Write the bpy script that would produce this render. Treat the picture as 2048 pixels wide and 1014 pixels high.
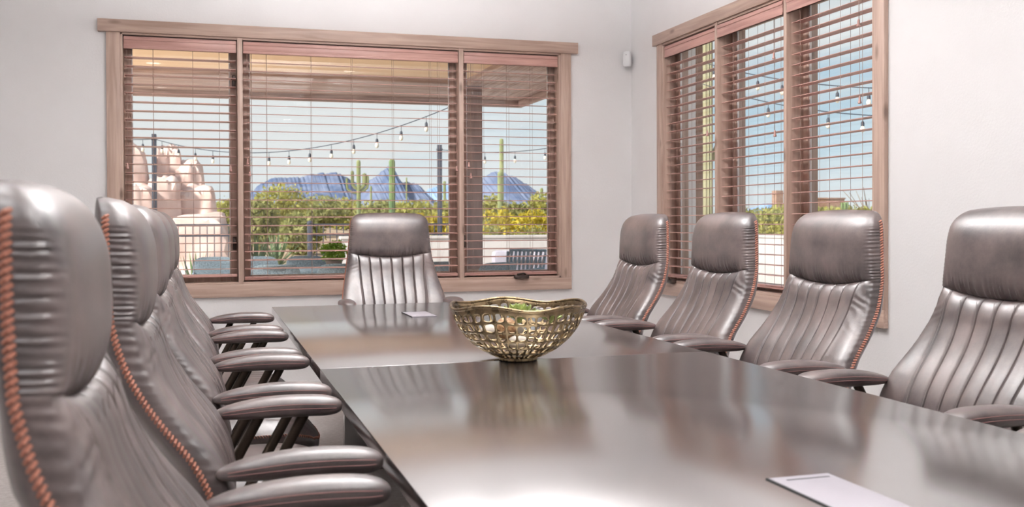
import bpy, bmesh, math, random
import numpy as np
from mathutils import Matrix, Vector

for o in list(bpy.data.objects):
    bpy.data.objects.remove(o)
S = bpy.context.scene
C = S.collection
PI = math.pi

# ------------------------------------------------------------------ camera
FPX, YAW, PITCH, ROLL, CY, CAMH = 2006.2, math.radians(16.948), math.radians(-.605), math.radians(-.2127), 465.0, 1.2
_r = np.array([math.cos(YAW), -math.sin(YAW), 0.]); _f = np.array([math.sin(YAW), math.cos(YAW), 0.]); _u = np.array([0, 0, 1.])
_f2 = _f*math.cos(PITCH) + _u*math.sin(PITCH); _u2 = _u*math.cos(PITCH) - _f*math.sin(PITCH)
_r3 = _r*math.cos(ROLL) + _u2*math.sin(ROLL); _u3 = _u2*math.cos(ROLL) - _r*math.sin(ROLL)
def ray(px, py): return _f2 + _r3*(px-1024)/FPX - _u3*(py-CY)/FPX
def aty(px, py, y):
    d = ray(px, py); return d*(y/d[1]) + np.array([0, 0, CAMH])
def atx(px, py, x):
    d = ray(px, py); return d*(x/d[0]) + np.array([0, 0, CAMH])
cam_d = bpy.data.cameras.new('camera'); cam = bpy.data.objects.new('camera', cam_d); C.objects.link(cam)
M = Matrix.Identity(4)
for i in range(3):
    M[i][0] = _r3[i]; M[i][1] = _u3[i]; M[i][2] = -_f2[i]
M[2][3] = CAMH
cam.matrix_world = M
cam_d.sensor_width = 36; cam_d.lens = FPX/2048*36
cam_d.shift_y = -(507-CY)/2048
cam_d.clip_start = .05; cam_d.clip_end = 8000
cam_d.dof.use_dof = True; cam_d.dof.focus_distance = 4.3; cam_d.dof.aperture_fstop = 5.6
S.camera = cam

# ------------------------------------------------------------------ sky, sun, exposure
SKY_STRENGTH = 1.03
LAMP_W = 4.0
FILL_UPLIGHT_W = 116.0
w = bpy.data.worlds.new('sky'); S.world = w; w.use_nodes = True
nt = w.node_tree; nt.nodes.clear()
def nn(nt, t, **k):
    n = nt.nodes.new(t)
    for a, b in k.items(): setattr(n, a, b)
    return n
tc = nn(nt, 'ShaderNodeTexCoord'); sx = nn(nt, 'ShaderNodeSeparateXYZ'); nt.links.new(tc.outputs['Generated'], sx.inputs[0])
gr = nn(nt, 'ShaderNodeValToRGB'); nt.links.new(sx.outputs[2], gr.inputs[0])
e = gr.color_ramp.elements; e[0].position = 0.0; e[0].color = (.66, .79, .86, 1); e[1].position = .6; e[1].color = (.30, .48, .70, 1)
m_ = e.new(.14); m_.color = (.48, .67, .79, 1)
mp = nn(nt, 'ShaderNodeMapping'); mp.inputs['Scale'].default_value = (2.1, 2.1, 13); mp.inputs['Location'].default_value = (.4, .1, .35); nt.links.new(tc.outputs['Generated'], mp.inputs[0])
n1 = nn(nt, 'ShaderNodeTexNoise'); n1.inputs['Scale'].default_value = 1.0; n1.inputs['Detail'].default_value = 6; n1.inputs['Roughness'].default_value = .52; nt.links.new(mp.outputs[0], n1.inputs['Vector'])
r1 = nn(nt, 'ShaderNodeValToRGB'); nt.links.new(n1.outputs['Fac'], r1.inputs[0])
r1.color_ramp.elements[0].position = .34; r1.color_ramp.elements[1].position = .54
mx = nn(nt, 'ShaderNodeMix', data_type='RGBA'); nt.links.new(r1.outputs[0], mx.inputs[0]); nt.links.new(gr.outputs[0], mx.inputs[6]); mx.inputs[7].default_value = (.80, .82, .82, 1)
bg = nn(nt, 'ShaderNodeBackground'); bg.inputs[1].default_value = SKY_STRENGTH; nt.links.new(mx.outputs[2], bg.inputs[0])
ow = nn(nt, 'ShaderNodeOutputWorld'); nt.links.new(bg.outputs[0], ow.inputs[0])
sd = bpy.data.lights.new('sun', 'SUN'); sd.energy = 9.0; sd.angle = math.radians(8); sd.color = (1, .94, .86)
so = bpy.data.objects.new('sun', sd); C.objects.link(so); so.rotation_euler = Vector((1, .42, -.64)).to_track_quat('-Z', 'Y').to_euler(); so.location = (-30, -5, 20)
S.view_settings.view_transform = 'Standard'; S.view_settings.look = 'None'
S.view_settings.exposure = 0.1; S.view_settings.gamma = 1.0; S.view_settings.use_curve_mapping = False

# ------------------------------------------------------------------ materials
MATS = {}
def rgb(r, g, b):   # sRGB 0..255 -> linear
    f = lambda c: (c/12.92 if c <= .04045 else ((c+.055)/1.055)**2.4)
    return (f(r/255), f(g/255), f(b/255), 1)
def base_mat(name, col, rough=.5, metal=0, spec=.5):
    m = bpy.data.materials.new(name); m.use_nodes = True
    b = m.node_tree.nodes['Principled BSDF']
    b.inputs['Base Color'].default_value = col; b.inputs['Roughness'].default_value = rough
    b.inputs['Metallic'].default_value = metal; b.inputs['Specular IOR Level'].default_value = spec
    MATS[name] = m
    return m, m.node_tree, b
def noise_mat(name, c1, c2, scale=(5, 5, 5), rough=.5, metal=0, spec=.5, detail=4, p0=.35, p1=.65, bump=0, bscale=None, coord='Object', rvar=0, dist=0):
    m, t, b = base_mat(name, c1, rough, metal, spec)
    tc = nn(t, 'ShaderNodeTexCoord'); mp = nn(t, 'ShaderNodeMapping'); mp.inputs['Scale'].default_value = scale
    t.links.new(tc.outputs[coord], mp.inputs[0])
    n = nn(t, 'ShaderNodeTexNoise'); n.inputs['Scale'].default_value = 1; n.inputs['Detail'].default_value = detail; n.inputs['Distortion'].default_value = dist
    t.links.new(mp.outputs[0], n.inputs['Vector'])
    r = nn(t, 'ShaderNodeValToRGB'); r.color_ramp.elements[0].position = p0; r.color_ramp.elements[1].position = p1
    r.color_ramp.elements[0].color = c1; r.color_ramp.elements[1].color = c2
    t.links.new(n.outputs['Fac'], r.inputs[0]); t.links.new(r.outputs[0], b.inputs['Base Color'])
    if rvar:
        mr = nn(t, 'ShaderNodeMapRange'); mr.inputs[3].default_value = rough-rvar; mr.inputs[4].default_value = rough+rvar
        t.links.new(n.outputs['Fac'], mr.inputs[0]); t.links.new(mr.outputs[0], b.inputs['Roughness'])
    if bump:
        bn = nn(t, 'ShaderNodeBump'); bn.inputs['Strength'].default_value = bump; bn.inputs['Distance'].default_value = .01
        if bscale:
            mp2 = nn(t, 'ShaderNodeMapping'); mp2.inputs['Scale'].default_value = bscale; t.links.new(tc.outputs[coord], mp2.inputs[0])
            n2 = nn(t, 'ShaderNodeTexNoise'); n2.inputs['Scale'].default_value = 1; n2.inputs['Detail'].default_value = 3; t.links.new(mp2.outputs[0], n2.inputs['Vector'])
            t.links.new(n2.outputs['Fac'], bn.inputs['Height'])
        else: t.links.new(n.outputs['Fac'], bn.inputs['Height'])
        t.links.new(bn.outputs[0], b.inputs['Normal'])
    return m
def wood_mat(name, c1, c2, axis, rough=.45, knots=True):
    m, t, b = base_mat(name, c1, rough)
    sc = [22, 22, 22]; sc[axis] = 1.3
    tc = nn(t, 'ShaderNodeTexCoord'); mp = nn(t, 'ShaderNodeMapping'); mp.inputs['Scale'].default_value = sc
    t.links.new(tc.outputs['Object'], mp.inputs[0])
    n = nn(t, 'ShaderNodeTexNoise'); n.inputs['Scale'].default_value = 1.6; n.inputs['Detail'].default_value = 6; n.inputs['Distortion'].default_value = .6
    t.links.new(mp.outputs[0], n.inputs['Vector'])
    r = nn(t, 'ShaderNodeValToRGB'); r.color_ramp.elements[0].position = .3; r.color_ramp.elements[1].position = .7
    r.color_ramp.elements[0].color = c1; r.color_ramp.elements[1].color = c2
    t.links.new(n.outputs['Fac'], r.inputs[0])
    out = r.outputs[0]
    if knots:
        s2 = [9, 9, 9]; s2[axis] = 3.2
        mk = nn(t, 'ShaderNodeMapping'); mk.inputs['Scale'].default_value = s2; t.links.new(tc.outputs['Object'], mk.inputs[0])
        v = nn(t, 'ShaderNodeTexVoronoi'); v.inputs['Scale'].default_value = 1; t.links.new(mk.outputs[0], v.inputs['Vector'])
        rk = nn(t, 'ShaderNodeValToRGB'); rk.color_ramp.elements[0].position = .05; rk.color_ramp.elements[0].color = (1, 1, 1, 1); rk.color_ramp.elements[1].position = .17; rk.color_ramp.elements[1].color = (0, 0, 0, 1)
        t.links.new(v.outputs['Distance'], rk.inputs[0])
        mm = nn(t, 'ShaderNodeMath', operation='MULTIPLY'); mm.inputs[1].default_value = .75; t.links.new(rk.outputs[0], mm.inputs[0])
        mx = nn(t, 'ShaderNodeMix', data_type='RGBA'); t.links.new(mm.outputs[0], mx.inputs[0]); t.links.new(out, mx.inputs[6]); mx.inputs[7].default_value = (c1[0]*.3, c1[1]*.25, c1[2]*.22, 1)
        out = mx.outputs[2]
    t.links.new(out, b.inputs['Base Color'])
    bn = nn(t, 'ShaderNodeBump'); bn.inputs['Strength'].default_value = .15; bn.inputs['Distance'].default_value = .004
    t.links.new(n.outputs['Fac'], bn.inputs['Height']); t.links.new(bn.outputs[0], b.inputs['Normal'])
    return m

noise_mat('wall_paint', (.845, .822, .82, 1), (.865, .846, .845, 1), (3, 3, 3), .75, bump=.08, bscale=(90, 90, 90), spec=.3)
noise_mat('ceiling_paint', (.84, .82, .81, 1), (.86, .84, .83, 1), (3, 3, 3), .8, spec=.3)
noise_mat('carpet', (.46, .42, .40, 1), (.54, .50, .48, 1), (40, 40, 40), .9, bump=.5, bscale=(300, 300, 300), spec=.2)
noise_mat('white_trim', (.80, .78, .77, 1), (.82, .80, .79, 1), (3, 3, 3), .4)
for ax, nm in enumerate('xyz'):
    wood_mat('alder_'+nm, rgb(158, 132, 119), rgb(192, 167, 153), ax)
    wood_mat('blind_wood_'+nm, rgb(166, 124, 116), rgb(198, 156, 146), ax, .4, False)
    wood_mat('soffit_wood_'+nm, rgb(144, 120, 112), rgb(200, 176, 168), ax, .6, False)
base_mat('blind_cord', rgb(150, 128, 118), .8)
base_mat('dark_track', rgb(70, 50, 46), .6)
base_mat('bronze_hardware', rgb(70, 60, 56), .4, .7)
base_mat('sensor_plastic', (.82, .82, .83, 1), .35)
base_mat('sensor_lens', rgb(165, 160, 162), .3)
base_mat('chair_metal', rgb(64, 54, 46), .32, .75)
base_mat('black_plastic', rgb(34, 32, 33), .45)
base_mat('copper_thread', rgb(172, 114, 94), .6)
base_mat('seam_thread', rgb(132, 122, 120), .6)
base_mat('pink_thread', rgb(150, 108, 104), .7)
base_mat('lamp_trim', (.85, .85, .85, 1), .5)
def emit(name, col, s):
    m, t, b = base_mat(name, col, .5)
    b.inputs['Emission Color'].default_value = col; b.inputs['Emission Strength'].default_value = s
emit('lamp_lens', (1, .95, .9, 1), 9)
# leather: brushed grey-brown with scuffs
m, t, b = base_mat('leather', rgb(104, 88, 84), .36); b.inputs['IOR'].default_value = 1.7; b.inputs['Coat Weight'].default_value = .28; b.inputs['Coat Roughness'].default_value = .34; b.inputs['Coat IOR'].default_value = 1.6
tc = nn(t, 'ShaderNodeTexCoord'); oi = nn(t, 'ShaderNodeObjectInfo')
va = nn(t, 'ShaderNodeVectorMath', operation='ADD'); t.links.new(tc.outputs['Object'], va.inputs[0]); t.links.new(oi.outputs['Random'], va.inputs[1])
n = nn(t, 'ShaderNodeTexNoise'); n.inputs['Scale'].default_value = 7; n.inputs['Detail'].default_value = 8; n.inputs['Roughness'].default_value = .68; t.links.new(va.outputs[0], n.inputs['Vector'])
r = nn(t, 'ShaderNodeValToRGB'); r.color_ramp.elements[0].position = .36; r.color_ramp.elements[0].color = rgb(57, 48, 48); r.color_ramp.elements[1].position = .68; r.color_ramp.elements[1].color = rgb(104, 89, 86)
t.links.new(n.outputs['Fac'], r.inputs[0]); t.links.new(r.outputs[0], b.inputs['Base Color'])
n2 = nn(t, 'ShaderNodeTexNoise'); n2.inputs['Scale'].default_value = 160; n2.inputs['Detail'].default_value = 4; t.links.new(va.outputs[0], n2.inputs['Vector'])
mr = nn(t, 'ShaderNodeMapRange'); mr.inputs[3].default_value = .30; mr.inputs[4].default_value = .50; t.links.new(n.outputs['Fac'], mr.inputs[0]); t.links.new(mr.outputs[0], b.inputs['Roughness'])
bn = nn(t, 'ShaderNodeBump'); bn.inputs['Strength'].default_value = .10; bn.inputs['Distance'].default_value = .003; t.links.new(n2.outputs['Fac'], bn.inputs['Height']); t.links.new(bn.outputs[0], b.inputs['Normal'])
# table: espresso veneer
m, t, b = base_mat('espresso', rgb(52, 42, 40), .2); b.inputs['IOR'].default_value = 3.0; b.inputs['Coat Weight'].default_value = 1; b.inputs['Coat IOR'].default_value = 3.2; b.inputs['Coat Roughness'].default_value = .17
tc = nn(t, 'ShaderNodeTexCoord'); mp = nn(t, 'ShaderNodeMapping'); mp.inputs['Scale'].default_value = (3, 60, 60); t.links.new(tc.outputs['Object'], mp.inputs[0])
n = nn(t, 'ShaderNodeTexNoise'); n.inputs['Scale'].default_value = 1; n.inputs['Detail'].default_value = 5; t.links.new(mp.outputs[0], n.inputs['Vector'])
r = nn(t, 'ShaderNodeValToRGB'); r.color_ramp.elements[0].color = rgb(38, 31, 30); r.color_ramp.elements[1].color = rgb(56, 46, 44); t.links.new(n.outputs['Fac'], r.inputs[0]); t.links.new(r.outputs[0], b.inputs['Base Color'])
mr = nn(t, 'ShaderNodeMapRange'); mr.inputs[3].default_value = .17; mr.inputs[4].default_value = .23; t.links.new(n.outputs['Fac'], mr.inputs[0]); t.links.new(mr.outputs[0], b.inputs['Roughness'])
base_mat('hatch_metal', rgb(166, 161, 168), .35, .0)
base_mat('gap_black', rgb(20, 19, 20), .6)
# cast brass
noise_mat('cast_brass', rgb(108, 92, 70), rgb(150, 130, 100), (30, 30, 30), .28, 1, bump=.25, bscale=(45, 45, 45), rvar=.08)
noise_mat('succulent_green', rgb(122, 140, 74), rgb(170, 180, 112), (40, 40, 40), .5)
noise_mat('pod_brown', rgb(120, 84, 54), rgb(176, 138, 98), (60, 60, 60), .6, bump=.6, bscale=(120, 120, 120))
noise_mat('reflection_stone', rgb(170, 160, 148), rgb(196, 186, 174), (20, 20, 20), .5)
# glass
m = bpy.data.materials.new('glass'); m.use_nodes = True; t = m.node_tree; t.nodes.clear(); MATS['glass'] = m
tr = nn(t, 'ShaderNodeBsdfTransparent'); tr.inputs[0].default_value = (.96, .97, .97, 1); gl = nn(t, 'ShaderNodeBsdfGlossy'); gl.inputs['Roughness'].default_value = .01
lw = nn(t, 'ShaderNodeLayerWeight'); lw.inputs[0].default_value = .5
p5 = nn(t, 'ShaderNodeMath', operation='POWER'); p5.inputs[1].default_value = 5; t.links.new(lw.outputs['Facing'], p5.inputs[0])
fr = nn(t, 'ShaderNodeMapRange'); fr.inputs[3].default_value = .045; fr.inputs[4].default_value = .9; t.links.new(p5.outputs[0], fr.inputs[0]); mxs = nn(t, 'ShaderNodeMixShader'); t.links.new(fr.outputs[0], mxs.inputs[0]); t.links.new(tr.outputs[0], mxs.inputs[1]); t.links.new(gl.outputs[0], mxs.inputs[2])
oo = nn(t, 'ShaderNodeOutputMaterial'); t.links.new(mxs.outputs[0], oo.inputs[0])
# exterior
noise_mat('patio_stucco', rgb(236, 208, 176), rgb(240, 214, 184), (4, 4, 4), .85, bump=.2, bscale=(60, 60, 60), spec=.2)
noise_mat('house_stucco', rgb(150, 120, 104), rgb(170, 138, 120), (4, 4, 4), .85, bump=.3, bscale=(60, 60, 60), spec=.2)
noise_mat('column_stain', rgb(132, 112, 110), rgb(160, 138, 134), (14, 14, 3), .7, bump=.2)
noise_mat('white_stucco', rgb(188, 184, 184), rgb(198, 194, 194), (4, 4, 4), .85, bump=.2, bscale=(50, 50, 50), spec=.2)
noise_mat('pavers', rgb(214, 198, 184), rgb(230, 216, 204), (2, 2, 2), .8, spec=.2)
noise_mat('desert', rgb(168, 142, 118), rgb(196, 176, 154), (.5, .5, .5), .95, spec=.1, detail=8)
noise_mat('iron', rgb(58, 62, 74), rgb(70, 74, 86), (4, 4, 4), .5)
noise_mat('boulder', rgb(196, 164, 154), rgb(222, 200, 192), (1.6, 1.6, 3), .9, bump=.7, bscale=(3, 3, 9), spec=.1, detail=8)
noise_mat('mountain_haze_rock', rgb(88, 104, 136), rgb(128, 138, 162), (.02, .02, .03), 1, spec=0, detail=8)  # blue of the distance haze is put into the rock colour
noise_mat('hill_haze_blue', rgb(120, 150, 190), rgb(150, 172, 200), (.02, .02, .03), 1, spec=0)  # farther ridges, bluer haze painted into the colour
noise_mat('saguaro_green', rgb(120, 134, 90), rgb(160, 166, 122), (2, 2, 1), .8, spec=.2)
noise_mat('saguaro_pale', rgb(150, 148, 118), rgb(176, 172, 142), (2, 2, 1), .8, spec=.2)
noise_mat('saguaro_dark', rgb(96, 124, 84), rgb(136, 154, 106), (2, 2, 1), .8, spec=.2)
noise_mat('wicker', rgb(96, 116, 130), rgb(146, 166, 180), (70, 70, 110), .6, bump=.8, bscale=(80, 80, 120))
noise_mat('cushion_grey', rgb(176, 172, 186), rgb(196, 192, 204), (6, 6, 6), .9, spec=.1)
noise_mat('terracotta', rgb(150, 130, 120), rgb(170, 150, 138), (6, 6, 6), .8)
def leaf_mat(name, c1, c2):
    m, t, b = base_mat(name, c1, .7, spec=.2)
    g = nn(t, 'ShaderNodeTexCoord'); mp = nn(t, 'ShaderNodeMapping'); mp.inputs['Scale'].default_value = (2.5, 2.5, 2.5); t.links.new(g.outputs['Object'], mp.inputs[0])
    n = nn(t, 'ShaderNodeTexNoise'); n.inputs['Scale'].default_value = 1; n.inputs['Detail'].default_value = 5; t.links.new(mp.outputs[0], n.inputs['Vector'])
    r = nn(t, 'ShaderNodeValToRGB'); r.color_ramp.elements[0].position = .3; r.color_ramp.elements[1].position = .7; r.color_ramp.elements[0].color = c1; r.color_ramp.elements[1].color = c2
    t.links.new(n.outputs['Fac'], r.inputs[0]); t.links.new(r.outputs[0], b.inputs['Base Color'])
    tl = nn(t, 'ShaderNodeBsdfTranslucent'); t.links.new(r.outputs[0], tl.inputs[0]); ms = nn(t, 'ShaderNodeMixShader'); ms.inputs[0].default_value = .4
    o = [x for x in t.nodes if x.type == 'OUTPUT_MATERIAL'][0]
    t.links.new(b.outputs[0], ms.inputs[1]); t.links.new(tl.outputs[0], ms.inputs[2]); t.links.new(ms.outputs[0], o.inputs[0])
leaf_mat('paloverde_leaf', rgb(164, 164, 80), rgb(200, 196, 118))
leaf_mat('creosote_leaf', rgb(138, 144, 82), rgb(188, 186, 126))
leaf_mat('brittlebush_leaf', rgb(190, 176, 60), rgb(226, 206, 80))
leaf_mat('sage_leaf', rgb(176, 182, 138), rgb(212, 212, 176))
leaf_mat('pot_leaf', rgb(112, 160, 44), rgb(186, 210, 88))
leaf_mat('agave_leaf', rgb(120, 150, 110), rgb(176, 196, 150))
for nm_ in ('house_stucco', 'column_stain', 'white_stucco', 'desert', 'mountain_haze_rock', 'hill_haze_blue', 'saguaro_green', 'saguaro_dark', 'saguaro_pale', 'wicker', 'cushion_grey', 'terracotta', 'paloverde_leaf', 'creosote_leaf', 'brittlebush_leaf', 'sage_leaf', 'pot_leaf', 'agave_leaf'):
    for n_ in MATS[nm_].node_tree.nodes:
        if n_.type == 'VALTORGB':
            for e_ in n_.color_ramp.elements: e_.color = [c_*.80 for c_ in e_.color[:3]]+[1]
base_mat('branch', rgb(110, 94, 76), .9)
base_mat('bulb_glass', rgb(226, 220, 204), .15)
base_mat('wire_black', rgb(40, 48, 62), .6)

# ------------------------------------------------------------------ helpers
class G:
    """collects geometry for ONE mesh object"""
    def __init__(s): s.v = []; s.f = []
    def add(s, V, F):
        o = len(s.v); s.v.extend([tuple(map(float, p)) for p in V]); s.f.extend([tuple(i+o for i in f) for f in F]); return s
    def box(s, x0, x1, y0, y1, z0, z1, b=0):
        if b <= 0:
            V = [(x, y, z) for z in (z0, z1) for y in (y0, y1) for x in (x0, x1)]
            return s.add(V, [(0, 2, 3, 1), (4, 5, 7, 6), (0, 1, 5, 4), (1, 3, 7, 5), (3, 2, 6, 7), (2, 0, 4, 6)])
        bm = bmesh.new(); bmesh.ops.create_cube(bm, size=1)
        for v in bm.verts:
            v.co = ((x0+x1)/2+v.co.x*(x1-x0), (y0+y1)/2+v.co.y*(y1-y0), (z0+z1)/2+v.co.z*(z1-z0))
        b = min(b, .45*min(x1-x0, y1-y0, z1-z0))
        bmesh.ops.bevel(bm, geom=bm.edges[:], offset=b, segments=2, profile=.5, affect='EDGES')
        bm.verts.index_update()
        s.add([v.co[:] for v in bm.verts], [[v.index for v in f.verts] for f in bm.faces]); bm.free(); return s
    def rings(s, rows, closed=True, cap=True):
        n = len(rows[0]); V = [p for r in rows for p in r]; F = []
        for i in range(len(rows)-1):
            for j in range(n if closed else n-1):
                a = i*n+j; b_ = i*n+(j+1) % n; F.append((a, b_, b_+n, a+n))
        if cap and closed:
            F.append(tuple(range(n-1, -1, -1))); F.append(tuple((len(rows)-1)*n+j for j in range(n)))
        return s.add(V, F)
    def tube(s, path, r, n=8, cap=True):
        P = [Vector(p) for p in path]; rr = r if hasattr(r, '__len__') else [r]*len(P); rows = []
        up = None
        for i, p in enumerate(P):
            d = (P[min(i+1, len(P)-1)]-P[max(i-1, 0)]).normalized()
            if up is None: up = Vector((0, 0, 1)) if abs(d.z) < .9 else Vector((1, 0, 0))
            a = d.cross(up).normalized(); b_ = a.cross(d).normalized(); up = b_
            rows.append([p+(a*math.cos(2*PI*k/n)+b_*math.sin(2*PI*k/n))*rr[i] for k in range(n)])
        return s.rings(rows, True, cap)
    def lathe(s, prof, n=20, cx=0, cy=0):
        return s.rings([[(cx+r*math.cos(2*PI*k/n), cy+r*math.sin(2*PI*k/n), z) for k in range(n)] for r, z in prof])
    def xf(s, M):
        s.v = [tuple(M @ Vector(p)) for p in s.v]; return s
    def mesh(s, name, smooth=True):
        me = bpy.data.meshes.new(name); me.from_pydata(s.v, [], s.f); me.validate()
        bm = bmesh.new(); bm.from_mesh(me); bmesh.ops.recalc_face_normals(bm, faces=bm.faces[:]); bm.to_mesh(me); bm.free()
        if smooth:
            me.polygons.foreach_set('use_smooth', [True]*len(me.polygons))
            try: me.set_sharp_from_angle(angle=math.radians(38))
            except Exception: pass
        return me
def place(name, me, mat=None, parent=None, loc=(0, 0, 0), rotz=0):
    o = bpy.data.objects.new(name, me); C.objects.link(o); o.location = loc; o.rotation_euler = (0, 0, rotz)
    if me is not None and mat is not None and not me.materials: me.materials.append(MATS[mat])
    if parent: o.parent = parent
    return o
def obj(name, g, mat, parent=None, loc=(0, 0, 0), rotz=0, smooth=True):
    return place(name, g.mesh(name, smooth), mat, parent, loc, rotz)
def tag(o, label, cat, group=None):
    o['label'] = label; o['category'] = cat
    if group: o['group'] = group
    return o
def thing(name, label, cat, loc=(0, 0, 0), rotz=0, group=None):
    return tag(place(name, None, None, None, loc, rotz), label, cat, group)
def struct(name, loc=(0, 0, 0), g=None, mat=None):
    o = place(name, None, None, None, loc) if g is None else obj(name, g, mat, None, loc)
    o['kind'] = 'structure'; return o
def stuff(o): o['kind'] = 'stuff'; return o
def dup(root, loc, rotz, label=None, group=None):
    r = root.copy(); C.objects.link(r); r.location = loc; r.rotation_euler = (0, 0, rotz)
    if label: r['label'] = label
    if group: r['group'] = group
    for ch in list(root.children):
        c = ch.copy(); C.objects.link(c); c.parent = r
        for g in ch.children:
            d = g.copy(); C.objects.link(d); d.parent = c
    return r
rng = np.random.default_rng(7)
def vnoise(P, seed=0):
    """cheap smooth noise of an (n,3) array"""
    r = np.random.default_rng(seed); out = np.zeros(len(P))
    for k in range(6):
        d = r.normal(size=3)*(1+k*.55); ph = r.uniform(0, 6.28); out += np.sin(P@d+ph)/(1+k*.5)
    return out/2.6

# ------------------------------------------------------------------ the room shell
YW, XW, XL, YF, ZC = 7.025, 3.09, -2.5, -2.2, 3.05
WT = .24
A0, A1, AZ0, AZ1 = -.531, 2.515, .786, 2.446          # opening of the window in the back wall
B0, B1, BZ0, BZ1 = 4.102, 6.442, .775, 2.446          # opening of the window in the right wall
g = G(); g.box(XL-WT, A0, YW, YW+WT, 0, ZC); g.box(A1, XW+WT, YW, YW+WT, 0, ZC); g.box(A0, A1, YW, YW+WT, 0, AZ0); g.box(A0, A1, YW, YW+WT, AZ1, ZC)
struct('wall_back', g=g, mat='wall_paint')
g = G(); g.box(XW, XW+WT, YF, B0, 0, ZC); g.box(XW, XW+WT, B1, YW, 0, ZC); g.box(XW, XW+WT, B0, B1, 0, BZ0); g.box(XW, XW+WT, B0, B1, BZ1, ZC)
struct('wall_right', g=g, mat='wall_paint')
struct('wall_left', g=G().box(XL-WT, XL, YF, YW, 0, ZC), mat='wall_paint')
struct('wall_front', g=G().box(XL-WT, XW+WT, YF-WT, YF, 0, ZC), mat='wall_paint')
struct('floor', g=G().box(XL-WT, XW+WT, YF-WT, YW+WT, -.12, 0), mat='carpet')
struct('ceiling', g=G().box(XL-WT, XW+WT, YF-WT, YW+WT, ZC, ZC+.2), mat='ceiling_paint')
struct('baseboard_back', g=G().box(XL, XW, YW-.014, YW, 0, .11, .004), mat='white_trim')
struct('baseboard_right', g=G().box(XW-.014, XW, YF, YW-.014, 0, .11, .004), mat='white_trim')
struct('baseboard_left', g=G().box(XL, XL+.014, YF, YW-.014, 0, .11, .004), mat='white_trim')

# ------------------------------------------------------------------ windows: u along the wall, q depth outward from the casing face
def mapper(kind):
    if kind == 'A': return lambda u, q, z: (u, 7.0+q, z)
    return lambda u, q, z: (3.065+q, u, z)
def wbox(kind, u0, u1, q0, q1, z0, z1, b=0):
    g = G(); p = mapper(kind)(u0, q0, z0); r = mapper(kind)(u1, q1, z1)
    return g.box(min(p[0], r[0]), max(p[0], r[0]), min(p[1], r[1]), max(p[1], r[1]), z0, z1, b)
def wood_ax(kind, along):
    return 'z' if along == 'z' else ('x' if kind == 'A' else 'y')
def build_window(name, kind, u0, u1, z0, z1, mull, hdr, cas, zbot, units):
    W = struct(name)
    hz = 'alder_'+wood_ax(kind, 'u'); vz = 'alder_z'
    part = lambda n, gg, mt: obj(n, gg, mt, W)
    part('header_casing', wbox(kind, hdr[0], hdr[1], -.012, .025, z1, hdr[2], .003), hz)
    part('side_casing', wbox(kind, cas[0], u0, 0, .025, z0, z1, .002), vz)
    part('side_casing', wbox(kind, u1, cas[1], 0, .025, z0, z1, .002), vz)
    part('bottom_casing', wbox(kind, cas[0], cas[1], -.002, .025, zbot, z0, .003), hz)
    # jamb boards lining the opening
    part('jamb', wbox(kind, u0-.001, u0+.016, .004, .20, z0, z1, .001), vz)
    part('jamb', wbox(kind, u1-.016, u1+.001, .004, .20, z0, z1, .001), vz)
    part('head_jamb', wbox(kind, u0, u1, .004, .20, z1-.014, z1+.001, .001), hz)
    part('stool', wbox(kind, u0, u1, .004, .20, z0-.001, z0+.014, .001), hz)
    for a, b_ in mull:
        part('mullion', wbox(kind, a, b_, -.001, .20, z0, z1, .002), vz)
    for i, (a, b_, hinge) in enumerate(units):
        f = .046
        fr = G()
        for bx in ((a, a+f, z0+.014, z1-.014), (b_-f, b_, z0+.014, z1-.014), (a+f, b_-f, z0+.014, z0+.014+f*.9), (a+f, b_-f, z1-.014-f, z1-.014)):
            q = wbox(kind, bx[0], bx[1], .105, .15, bx[2], bx[3], .003); fr.add(q.v, q.f)
        sash = part('sash', fr, vz)
        pane = obj('pane', wbox(kind, a+f-.005, b_-f+.005, .126, .130, z0+.05, z1-.055), 'glass', sash, smooth=False)
        bead = G()
        for bx in ((a+f, a+f+.008, z0+.055, z1-.06), (b_-f-.008, b_-f, z0+.055, z1-.06)):
            q = wbox(kind, bx[0], bx[1], .112, .124, bx[2], bx[3], .002); bead.add(q.v, q.f)
        obj('glazing_bead', bead, 'white_trim', sash)
        if hinge:
            hu = hinge[0]
            for hzv in hinge[1]:
                obj('sash_lock', wbox(kind, hu-.012, hu+.012, .088, .106, hzv-.045, hzv+.045, .004), 'bronze_hardware', sash)
    return W
unitsA = [(A0+.016, .206, (.185, (1.06, 2.16))), (.240, 1.741, None), (1.774, A1-.016, (1.795, (1.06,)))]
build_window('window_1', 'A', A0, A1, AZ0, AZ1, [(.206, .240), (1.741, 1.774)], (-.665, 2.649, 2.527), (-.615, 2.596), .700, unitsA)
unitsB = [(B0+.016, 4.856, None), (4.885, 5.640, (4.92, (2.03,))), (5.672, B1-.016, None)]
build_window('window_2', 'B', B0, B1, BZ0, BZ1, [(4.856, 4.885), (5.640, 5.672)], (4.00, 6.572, 2.525), (4.024, 6.524), .688, unitsB)

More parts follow.
